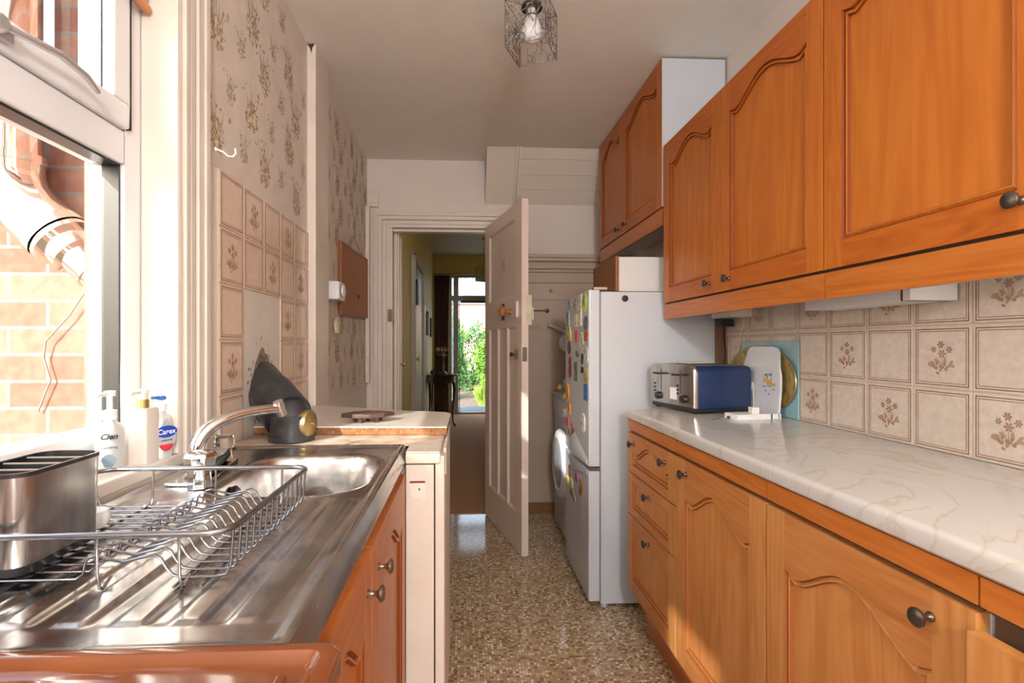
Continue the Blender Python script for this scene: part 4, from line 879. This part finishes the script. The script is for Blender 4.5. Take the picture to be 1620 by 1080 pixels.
for i, c_ in enumerate(((.6, .55, .15), (.15, .2, .12), (.6, .3, .05))):
    b = MB(); b.lathe([(.0, 0), (.018, .004), (.016, .02), (0, .026)], (.590-.004*i, 2.93+.05*i, .86+.022*i), (-.8, 0, .4), 10); obj('peg_bundle', b, plain(c_), pb, smooth=40)
hp_ = root('ladle', (.66, 3.40, 1.25), 'white plastic scoop hanging on the boarding behind the fridge freezer', 'utensil')
b = MB(); b.tube([(.575, 3.46, 1.295), (.66, 3.46, 1.262)], .012, 8); b.lathe([(.0, 0), (.055, .004), (.066, .022), (.058, .03), (0, .022)], (.715, 3.475, 1.17), (-.3, -1, 0), 24); b.tube([(.66, 3.46, 1.262), (.70, 3.465, 1.235), (.715, 3.47, 1.20)], .010, 8); obj('scoop', b, plain((.62, .55, .50)), hp_, smooth=50)
b = MB(); b.tube([(.745, 3.46, 1.10), (.74, 3.46, .98), (.75, 3.46, .88)], [.03, .04, .03], 10); tag(obj('dark_cloth', b, plain((.06, .05, .05), .9), smooth=50), 'dark cloth hanging beside the white scoop in the recess', 'cloth')
# ---------------------------------------------------------------- toaster
ts = root('toaster', (.852, 1.852, .900), 'four-slice toaster with brushed steel ends and navy sides', 'toaster', rz=radians(11))
def tprof(y0, y1, z0, z1, r_, x): 
    out = [(x, y0, z0), (x, y1, z0)]
    for k in range(6): a = pi/2*k/5; out.append((x, y1-r_+r_*cos(a), z1-r_+r_*sin(a)))
    for k in range(6): a = pi/2+pi/2*k/5; out.append((x, y0+r_+r_*cos(a), z1-r_+r_*sin(a)))
    return out
b = MB(); b.loft([tprof(.005, .295, .024, .176, .022, .012), tprof(0, .300, .022, .180, .024, .03), tprof(0, .300, .022, .180, .024, .232), tprof(.005, .295, .024, .176, .022, .248)]); obj('shell', b, M['navy'], ts, local=True, smooth=40)
b = MB(); b.loft([tprof(.004, .296, .024, .178, .022, -.003), tprof(.0, .300, .022, .182, .024, .004), tprof(.0, .300, .022, .182, .024, .013)]); b.box(.03, .24, .05, .25, .178, .1815); obj('end_plate', b, M['steelb'], ts, local=True, smooth=30)
b = MB(); b.box(.004, .25, .006, .294, .006, .024)
for x in (.02, .23):
    for y in (.03, .27): b.box(x-.01, x+.01, y-.01, y+.01, .0, .007)
obj('base', b, M['black'], ts, local=True, bevel=.003)
for y in (.085, .215):
    b = MB(); b.box(-.0042, -.0028, y-.0015, y+.0015, .07, .162); b.box(-.026, -.003, y-.026, y+.026, .140, .147); obj('lever', b, M['black'], ts, local=True, bevel=.002)
    b = MB(); b.lathe([(.016, 0), (.014, .012), (0, .013)], (-.003, y+.018 if y > .1 else y-.022, .052), (-1, 0, 0), 16); obj('dial', b, M['black'], ts, local=True, smooth=40)
    b = MB()
    for k in range(3): b.lathe([(.0045, 0), (.004, .003), (0, .003)], (-.003, y+(.046 if y > .1 else .018), .070+.015*k), (-1, 0, 0), 8)
    obj('button', b, M['black'], ts, local=True)
b = MB(); b.box(-.0045, -.003, .108, .152, .045, .092); obj('display', b, plain((.85, .85, .85)), ts, local=True)
for y in (.06, .11, .16, .21):
    b = MB(); b.box(.045, .225, y, y+.026, .1816, .1822); obj('slot', b, M['dark'], ts, local=True)
b = MB(); b.box(.10, .21, .19, .26, .1824, .188); cr = obj('crumb_cover', b, plain((.62, .58, .50)), ts, local=True)
# cable + sockets
b = MB(); b.tube([(1.135, 2.185, .904), (1.14, 2.185, 1.02), (1.138, 2.18, 1.14), (1.12, 2.16, 1.20), (1.10, 2.115, 1.24)], .0035, 8); b.box(1.075, 1.128, 2.09, 2.14, 1.235, 1.266)
tag(obj('toaster_cable', b, M['black'], smooth=40), 'black cable and plug running up behind the toaster', 'cable')
b = MB(); b.tube([(1.146, 2.04, 1.266), (1.146, 2.07, 1.19), (1.146, 2.10, 1.10), (1.146, 2.10, .903)], .0036, 8)
tag(obj('lamp_cable', b, plain((.66, .56, .44)), smooth=40), 'cream cable hanging down the tiles behind the plates', 'cable')
b = MB(); b.box(1.115, RX-.0005, 2.205, 2.36, .0, 1.35); tag(obj('timber_post', b, wood('post_wood', (.20, .11, .07), (.25, .14, .09), (.15, .08, .05))), 'brown timber upright in the gap beside the fridge freezer', 'post')
b = MB(); b.box(1.06, RX-.008, 1.99, 2.15, 1.270, 1.33); tag(obj('socket_box', b, M['paint2'], bevel=.003), 'cream socket box tucked under the double wall cabinet', 'socket')
# boards and plates behind the toaster
b = MB(); b.box(1.1425, 1.1492, 1.70, 2.06, .901, 1.172); tag(obj('chopping_board', b, mottled('sea_glass', (.30, .48, .50), (.22, .38, .46), 9, .08), bevel=.002), 'blue-green glass chopping board standing against the tiles', 'board')
pt = root('oval_platter', (1.137, 1.918, .9015), 'oval brown and gold platter leaning behind the white tray', 'platter')
b = MB(); n = 48
def ov(rx, rz, x): return [(x+.10*(cos(0)*0)+.0, 1.918+rx*cos(2*pi*k/n), 1.029+rz*sin(2*pi*k/n)) for k in range(n)]
b.loft([ov(.165, .08, 1.1415), ov(.205, .118, 1.137), ov(.222, .127, 1.133), ov(.208, .118, 1.1325), ov(.165, .085, 1.1395)]); obj('dish', b, mottled('brown_glaze', (.20, .10, .03), (.42, .34, .10), 30, .15), pt, smooth=60)
b = MB(); b.tube(ov(.221, .126, 1.1335), .0028, 6, closed=True); obj('rim', b, M['brass'], pt)
wt = root('serving_tray', (1.11, 1.87, .901), 'white melamine tray painted with a small harbour scene', 'tray')
b = MB()
ol = [(1.655, .905), (1.650, .93), (1.648, 1.00), (1.652, 1.05), (1.662, 1.075), (1.668, 1.13), (1.680, 1.146), (1.70, 1.152), (1.83, 1.152), (1.855, 1.148), (1.868, 1.13), (1.885, 1.09), (1.905, 1.05), (1.91, .93), (1.90, .905), (1.88, .901), (1.68, .901)]
lean = lambda y, z, o: (1.106+(z-.901)*.06+o, y+.105, z)
b.loft([[lean(y, z, .008) for y, z in ol], [lean(y, z, 0) for y, z in ol], [lean(1.78+(y-1.78)*.97, 1.026+(z-1.026)*.97, 0) for y, z in ol]])
obj('tray_body', b, mat('tray_white', (.72, .73, .78), .2), wt, smooth=40)
b = MB(); b.sg = -1; f = lambda u, v: lean(1.712+u, 1.02+v, -.0004); rr = random.Random(2)
for k in range(16): ell(b, f, rr.uniform(-.035, .035), rr.uniform(-.006, .014), .008, .006, 0, 0, 6)
for k in range(6): ell(b, f, rr.uniform(-.03, .035), .018+rr.uniform(-.002, .012), .004, .006, 0, 1, 6)
for k in range(8): ell(b, f, rr.uniform(-.04, .04), -.014+rr.uniform(-.004, .004), .012, .0015, 0, 2, 6)
for u, v in ((.0, -.04), (-.028, -.022), (.02, -.03)): ell(b, f, u, v, .006, .002, 0, 3, 6)
b.face([f(-.012, .01), f(-.010, .01), f(-.010, .045), f(-.012, .045)], 1)
obj('harbour_painting', b, [plain((.75, .45, .14)), plain((.08, .2, .13)), plain((.25, .42, .6)), plain((.05, .06, .1))], wt, weld=False)
# note block with memo clip
nb_ = root('note_block', (1.02, 1.765, .9), 'stack of white note paper on the worktop in front of the toaster', 'paper', rz=.12)
b = MB(); b.box(-.085, .085, -.035, .035, 0, .018); obj('paper_stack', b, M['note'], nb_, local=True)
b = MB(); b.box(.045, .050, -.036, -.0352, .0, .018); b.box(.075, .077, -.036, -.0352, .0, .018); obj('bookmark', b, plain((.02, .02, .06)), nb_, local=True)
mc = root('memo_clip', (1.012, 1.748, .918), 'white cube with upright wire memo clip on the note paper', 'clip')
b = MB(); b.box(1.001, 1.027, 1.735, 1.760, .918, .941); obj('cube', b, plain((.78, .76, .70)), mc, bevel=.001)
b = MB(); b.tube([(1.014, 1.747, .941), (1.012, 1.747, 1.00)], .0012, 6); obj('stem', b, M['chrome'], mc)
b = MB(); b.prism([(1.006, 1.00), (1.018, 1.0), (1.016, 1.005), (1.013, 1.028), (1.009, 1.028)], 'y', 1.744, 1.750); obj('jaw', b, M['chrome'], mc)
b = MB(); b.tube([(.845, 1.71, .903), (.93, 1.76, .903)], .0025, 6); b.tube([(.925, 1.757, .9045), (.96, 1.775, .9045)], .0042, 8, m=1)
tag(obj('small_knife', b, [M['chrome'], M['black']]), 'small knife lying on the worktop before the toaster', 'knife')

# ---------------------------------------------------------------- hall
HX0, HX1, HY, HZ = -.50, .98, 8.62, 2.66
b = MB(); b.box(HX0-.1, HX1+.1, FY, HY+.02, -.08, .004); struct('floor_hall', b, M['carpet'], label='brown hall carpet', base=(0, FY, 0))
b = MB(); b.box(HX0-.1, HX1+.1, FY+.09, HY, HZ, HZ+.1); struct('ceiling_hall', b, M['hallceil'], label='hall ceiling')
b = MB(); b.box(HX0-.1, HX0, FY+.09, HY, 0, HZ); b.box(HX0, HX0+.012, FY+.35, 4.86, 0, HZ)
struct('wall_hall_left', b, M['hallwall'], label='yellow left wall of the hall')
b = MB(); b.box(HX1, HX1+.1, FY+.09, HY, 0, HZ); struct('wall_hall_right', b, M['hallwall'], label='yellow right wall of the hall')
# two inner doors on the left
def hall_door(name, y0, y1, zt, label, colr, k):
    b = MB(); b.box(HX0+.012, HX0+.026, y0+.07, y1-.07, .004, zt); r_ = struct(name, b, colr, label=label, bevel=.002)
    b = MB()
    for a, c, d in ((0, .03, .036), (.03, .07, .048)): b.box(HX0+.0005, HX0+d, y0+a, y0+c, .004, zt+.07-a); b.box(HX0+.0005, HX0+d, y1-c, y1-a, .004, zt+.07-a); b.box(HX0+.0005, HX0+d, y0+a, y1-a, zt+.07-c, zt+.07-a)
    obj('door_surround', b, M['paint2'] if not k else mat('dull_surround', (.40, .34, .26), .5), r_, bevel=.002)
    b = MB(); b.lathe([(.006, 0), (.006, .03), (.02, .04), (.02, .055), (0, .06)], (HX0+.026, y0+.12, 1.02), (1, 0, 0), 12); obj('knob', b, M['brass'], r_, smooth=50)
hall_door('door_2', 3.63, 3.86, 1.98, 'pale door frame just inside the hall on the left', M['paint2'], 0)
hall_door('door_3', 4.88, 6.02, 1.97, 'grey-brown inner door half way along the hall', plain((.28, .24, .22)), 1)
# front wall with glazed door screen
fwx = [(-.5, -.30), ]
b = MB(); b.box(HX0, -.235, HY, HY+.12, 0, HZ); b.box(-.235, HX1, HY, HY+.12, 2.33, HZ); b.box(.86, HX1, HY, HY+.12, 0, 2.33); struct('wall_hall_far', b, M['hallwall'], label='far hall wall around the front door screen')
b = MB(); b.box(-.235, -.20, HY+.01, HY+.09, 0, 2.33); b.box(-.175+.01, -.085, HY+.005, HY+.09, 0, 2.33); b.box(-.20, .83, HY+.01, HY+.09, 1.90, 1.985); b.box(-.20, .83, HY+.01, HY+.09, 2.29, 2.33); b.box(.80, .86, HY+.01, HY+.09, 0, 2.33); b.box(-.20, -.165, HY+.01, HY+.09, 0, .22)
fd = struct('trim_9', b, mottled('dark_cream_frame', (.36, .33, .27), (.32, .29, .24), 5, .4), label='front door screen frame with transom', bevel=.004)
b = MB(); b.box(-.20, -.165, HY+.045, HY+.05, .22, 1.90); b.box(-.20, -.165, HY+.045, HY+.05, 1.985, 2.29); b.box(-.085, .80, HY+.045, HY+.05, 1.985, 2.29); obj('rippled_glass', b, M['obsc'], fd)
b = MB(); b.box(-.085, .80, HY-.01, HY+.10, 0, .03); obj('threshold', b, M['pewter'], fd)
b = MB(); b.box(-.074, -.062, HY+.02, HY+.09, .03, 1.90); b.box(-.05, .80, HY+.02, HY+.09, 1.87, 1.90); obj('draught_strip', b, M['dark'], fd)
ct = root('curtain', (-.36, 8.48, 0), 'dark brown curtain hanging beside the front door', 'curtain')
b = MB(); rings = []
for zz, k in ((.02, 1.0), (1.2, .95), (2.30, 1.05)):
    top = [(-.475+.009*i*k, 8.46+.022*sin(i*1.15)+.005*sin(i*.4), zz) for i in range(27)]; rings.append(top+[(x, y+.008, z) for x, y, z in reversed(top)])
b.loft(rings); obj('cloth', b, M['curt'], ct, smooth=60)
b = MB(); b.tube([(-.49, 8.46, 2.325), (.8, 8.46, 2.325)], .010, 8); obj('curtain_rail', b, M['pewter'], ct)
# console table
tb = root('console_table', (-.28, 7.30, .004), 'dark mahogany half-moon hall table with cabriole legs', 'table')
b = MB(); hm = [(-.488, 7.02), (-.488, 7.60)]+[(-.488+.41*cos(a)*1.0, 7.31+.29*sin(a)) for a in [pi/2-pi*k/16 for k in range(1, 16)]]
b.loft([[(x, y, .725) for x, y in hm], [(x, y, .75) for x, y in hm]]); obj('table_top', b, M['mahog'], tb, bevel=.004)
hm2 = [(-.488+(x+.488)*.9, 7.31+(y-7.31)*.9) for x, y in hm]
b = MB(); b.loft([[(x, y, .63) for x, y in hm2], [(x, y, .724) for x, y in hm2]]); obj('apron', b, M['mahog'], tb)
for x, y in ((-.46, 7.08), (-.46, 7.54), (-.145, 7.31), (-.25, 7.13)):
    b = MB(); sx = 1 if x > -.4 else .3; b.tube([(x, y, .66), (x+.018*sx, y, .55), (x+.010*sx, y, .40), (x-.012*sx, y, .22), (x-.004*sx, y, .07), (x+.02*sx, y, .03), (x+.028*sx, y, .006)], [.026, .022, .015, .011, .011, .016, .012], 8); obj('leg', b, M['mahog'], tb, smooth=50)
cb = root('candelabra', (-.285, 7.30, .754), 'brass candelabra standing on the half-moon hall table', 'candelabra')
b = MB(); b.lathe([(.06, 0), (.055, .01), (.02, .03), (.012, .05), (.022, .09), (.012, .13), (.010, .22), (.02, .25), (.008, .28), (.006, .36)], (-.285, 7.30, .754), (0, 0, 1), 18); obj('stand', b, plain((.10, .08, .06), .3, .5), cb, smooth=50)
b = MB()
for k in range(6):
    a = k*pi/3+.3; ex, ey = -.285+.095*cos(a), 7.30+.095*sin(a); b.tube([(-.285, 7.30, 1.04), (-.285+.05*cos(a), 7.30+.05*sin(a), 1.01), (ex, ey, 1.03), (ex, ey, 1.07)], .005, 6); b.lathe([(.008, 0), (.018, .008), (.012, .03), (.012, .055)], (ex, ey, 1.07), (0, 0, 1), 10)
obj('arms', b, plain((.30, .17, .07), .35, .4), cb, smooth=50)
b = MB(); b.tube([(-.44, 7.12, .754), (-.43, 7.12, .79), (-.41, 7.12, .82)], [.018, .028, .014], 10); b.lathe([(.0, -.014), (.014, 0), (0, .02)], (-.405, 7.11, .84), (.4, 0, .5), 10); tag(obj('bird_figurine', b, M['mahog'], smooth=50), 'small dark bird figurine at the left end of the hall table', 'figurine')
b = MB(); b.lathe([(.085, 0), (.085, .012), (.07, .016), (0, .012)], (HX0, 6.62, 1.63), (1, 0, 0), 28); tag(obj('wall_plate', b, plain((.42, .44, .32), .2), smooth=40), 'round pale wall plate on the hall wall beyond the inner door', 'plate')
for (y, z, hy, hz, lab) in ((4.95, 1.66, .05, .12, 'dark narrow picture frame on the hall wall beside the inner door'), (7.05, 1.45, .11, .16, 'dark framed picture on the hall wall past the round plate'), (7.75, 1.42, .09, .14, 'framed picture on the hall wall nearest the curtain')):
    p = root('framed_picture', (HX0, y, z), lab, 'picture'); x0 = HX0+(.049 if y < 5 else .001)
    b = MB()
    for q in ((y-hy, y+hy, z-hz, z-hz+.012), (y-hy, y+hy, z+hz-.012, z+hz), (y-hy, y-hy+.012, z-hz, z+hz), (y+hy-.012, y+hy, z-hz, z+hz)): b.box(x0, x0+.018, q[0], q[1], q[2], q[3])
    obj('frame', b, M['mahog'], p); b = MB(); b.box(x0, x0+.008, y-hy+.01, y+hy-.01, z-hz+.01, z+hz-.01); obj('print', b, plain((.25, .22, .18)), p)
hl = root('hall_pendant', (.295, 7.26, 2.05), 'patterned glass pendant lamp hanging in the hall', 'lamp')
b = MB(); b.tube([(.295, 7.26, HZ), (.285, 7.26, 2.52), (.300, 7.26, 2.40), (.295, 7.26, 2.27)], .005, 6); b.lathe([(.045, 0), (.03, -.03), (.006, -.04)], (.295, 7.26, HZ), (0, 0, 1), 14); obj('flex', b, M['brass'], hl, smooth=40)
b = MB()
for k in range(4):
    a = k*pi/2+.5; b.box(-.085, .085, -.098, -.090, 0, .20, 0, T=lambda x, y, z: (.295+x*cos(a)-y*sin(a), 7.26+x*sin(a)+y*cos(a), 2.06+z))
obj('glass_shade', b, mottled('green_gold_glass', (.55, .58, .38), (.35, .30, .12), 14, .2), hl)
sb = root('hall_stool', (.43, 6.2, .004), 'low brown wooden stool standing in the hall', 'stool')
b = MB(); b.box(.29, .60, 6.0, 6.35, .15, .18); obj('seat', b, wood('stool_wood', (.20, .08, .035), (.26, .11, .05), (.15, .06, .03)), sb, bevel=.004)
for x in (.31, .58):
    for y in (6.02, 6.33): b = MB(); b.box(x-.018, x+.018, y-.018, y+.018, .004, .15); obj('leg', b, plain((.16, .06, .03)), sb)
# ---------------------------------------------------------------- front garden
b = MB(); b.box(-.5, 1.2, HY+.13, 9.75, -.05, .0); struct('doorstep', b, M['slate'], label='dark slate doorstep outside the front door', bevel=.004)
def shrub(x, y, z0, rx, ry, rz, n, mt, label, size=.07, seed=1, cone=0):
    rr = random.Random(seed); r_ = root('garden_shrub', (x, y, z0), label, 'shrub'); b = MB()
    for i in range(n):
        th, ph = rr.uniform(0, 2*pi), math.acos(rr.uniform(-1, 1)); q = rr.uniform(.45, 1)**.5
        lump = 1+.22*sin(3*th+seed)*sin(4*ph)
        c = Vector((x+rx*q*sin(ph)*cos(th)*lump, y+ry*q*sin(ph)*sin(th)*lump, z0+rz+rz*q*cos(ph)*lump))
        d = Vector((rr.gauss(0, 1), rr.gauss(0, 1), rr.gauss(0, 1)-.3)).normalized(); e = d.orthogonal().normalized(); e = Matrix.Rotation(rr.uniform(0, 6.28), 3, d) @ e
        s = size*rr.uniform(.6, 1.3); b.face([c-d*s, c+e*s*.35, c+d*s, c-e*s*.35], 0)
    obj('foliage', b, mt, r_, weld=False)
    b = MB()
    for k in range(5): a = k*1.256; b.tube([(x+.03*cos(a), y+.03*sin(a), z0), (x+rx*.4*cos(a), y+ry*.4*sin(a), z0+rz*1.2)], [.018, .006], 6)
    obj('stem', b, plain((.12, .08, .05), .8), r_)
shrub(.72, 12.0, -.12, .45, .55, .78, 5200, M['leaf1'], 'bright green bush behind the open front door', .05, 1)
shrub(-.33, 12.2, -.12, .38, .5, .80, 3600, M['leaf2'], 'darker bush at the left of the garden view', .05, 2)
shrub(.22, 14.3, -.12, .85, .5, .92, 3400, M['leaf2'], 'dense dark bush at the back of the garden', .06, 5)
shrub(-.45, 17.2, -.12, .45, .5, 1.25, 3000, M['leaf1'], 'tall tree-like bush rising behind the others', .07, 3)
shrub(1.15, 16.6, -.12, .62, .5, 1.08, 3000, M['leaf3'], 'lime green tall bush towards the brick house', .06, 4)
rr = random.Random(9); g = MB()
for k in range(420):
    a = rr.uniform(0, 6.28); L = rr.uniform(.3, .62); sp = rr.uniform(.1, .42); x, y = .42+rr.uniform(-.1, .1), 10.7+rr.uniform(-.1, .1); wd = .006
    pp = [(x, y, -.12), (x+cos(a)*sp*.35, y+sin(a)*sp*.35, L*.7-.12), (x+cos(a)*sp, y+sin(a)*sp, L*.75-.12)]
    for (p, q, w0, w1) in ((pp[0], pp[1], wd, wd), (pp[1], pp[2], wd, .001)): g.face([(p[0]-w0, p[1], p[2]), (p[0]+w0, p[1], p[2]), (q[0]+w1, q[1], q[2]), (q[0]-w1, q[1], q[2])])
tag(obj('ornamental_grass', g, M['leaf3'], weld=False), 'arching clump of light green ornamental grass by the doorstep', 'grass')
bpy.data.objects['ornamental_grass']['kind'] = 'thing'
hs = root('brick_house', (.5, 26, -.12), 'red brick house seen across the front garden', 'house')
b = MB(); b.box(-.55, 6, 26, 27, -.12, 3.2); obj('house_wall', b, brick('pale_red_brick', (.50, .26, .22), (.58, .34, .28), (.5, .42, .38)), hs)
for x in (.35, 1.3): 
    b = MB(); b.box(x, x+.35, 25.95, 26.0, 1.6, 2.6); wf = obj('window', b, M['white'], hs); b = MB(); b.box(x+.05, x+.30, 25.93, 25.95, 1.66, 2.54); obj('pane', b, plain((.25, .3, .34), .1), wf)
b = MB(); b.prism([(-.8, 3.2), (6.2, 3.2), (2.7, 5.2)], 'y', 25.9, 27.1); obj('roof', b, M['slate'], hs)
# ---------------------------------------------------------------- outside flue
fo = root('flue_stack', (-1.33, 1.585, 0), 'polished steel twin-wall flue outside the window', 'flue')
b = MB(); X0, Y0 = -1.330, 1.585
b.tube([(X0, Y0, 3.7), (X0, Y0, 1.66)], .074, 28); obj('upright', b, M['fluesteel'], fo, smooth=50)
b = MB(); b.tube([(X0, Y0, 1.70), (X0, Y0, 1.66), (X0+.008, Y0, 1.625), (X0+.035, Y0, 1.575), (X0+.075, Y0, 1.53), (X0+.12, Y0, 1.49)], .080, 28); obj('elbow', b, M['fluesteel'], fo, smooth=50)
b = MB(); b.tube([(X0, Y0, 1.69), (X0, Y0, 1.715)], .084, 28); dv = Vector((.72, 0, -.69)).normalized(); p0 = Vector((X0+.115, Y0, 1.494)); b.tube([p0, p0+dv*.03], .086, 28); b.tube([p0+dv*.036, p0+dv*.05], .084, 28); obj('clamp_ring', b, M['fluesteel'], fo, smooth=50)
b = MB(); b.tube([p0+dv*.04, p0+dv*.10], [.066, .066], 28); b.tube([p0+dv*.09, p0+dv*.40], [.052, .052], 28); b.tube([p0+dv*.17, p0+dv*.18], .056, 28); obj('connector', b, M['fluesteel'], fo, smooth=50)
b = MB(); b.box(X0-.02, X0+.02, 1.655, 1.680, 1.71, 1.74); obj('bracket', b, M['knob'], fo)
b = MB(); pts = [(-1.06, 1.655, 1.56), (-1.10, 1.655, 1.45), (-1.15, 1.66, 1.36), (-1.22, 1.66, 1.25), (-1.29, 1.66, 1.17), (-1.30, 1.665, 1.12), (-1.28, 1.665, 1.05), (-1.32, 1.668, .95)]
b.tube(pts, .0025, 5); tag(obj('aerial_wire', b, plain((.25, .2, .17))), 'thin slack wire trailing down the brick wall outside', 'wire')
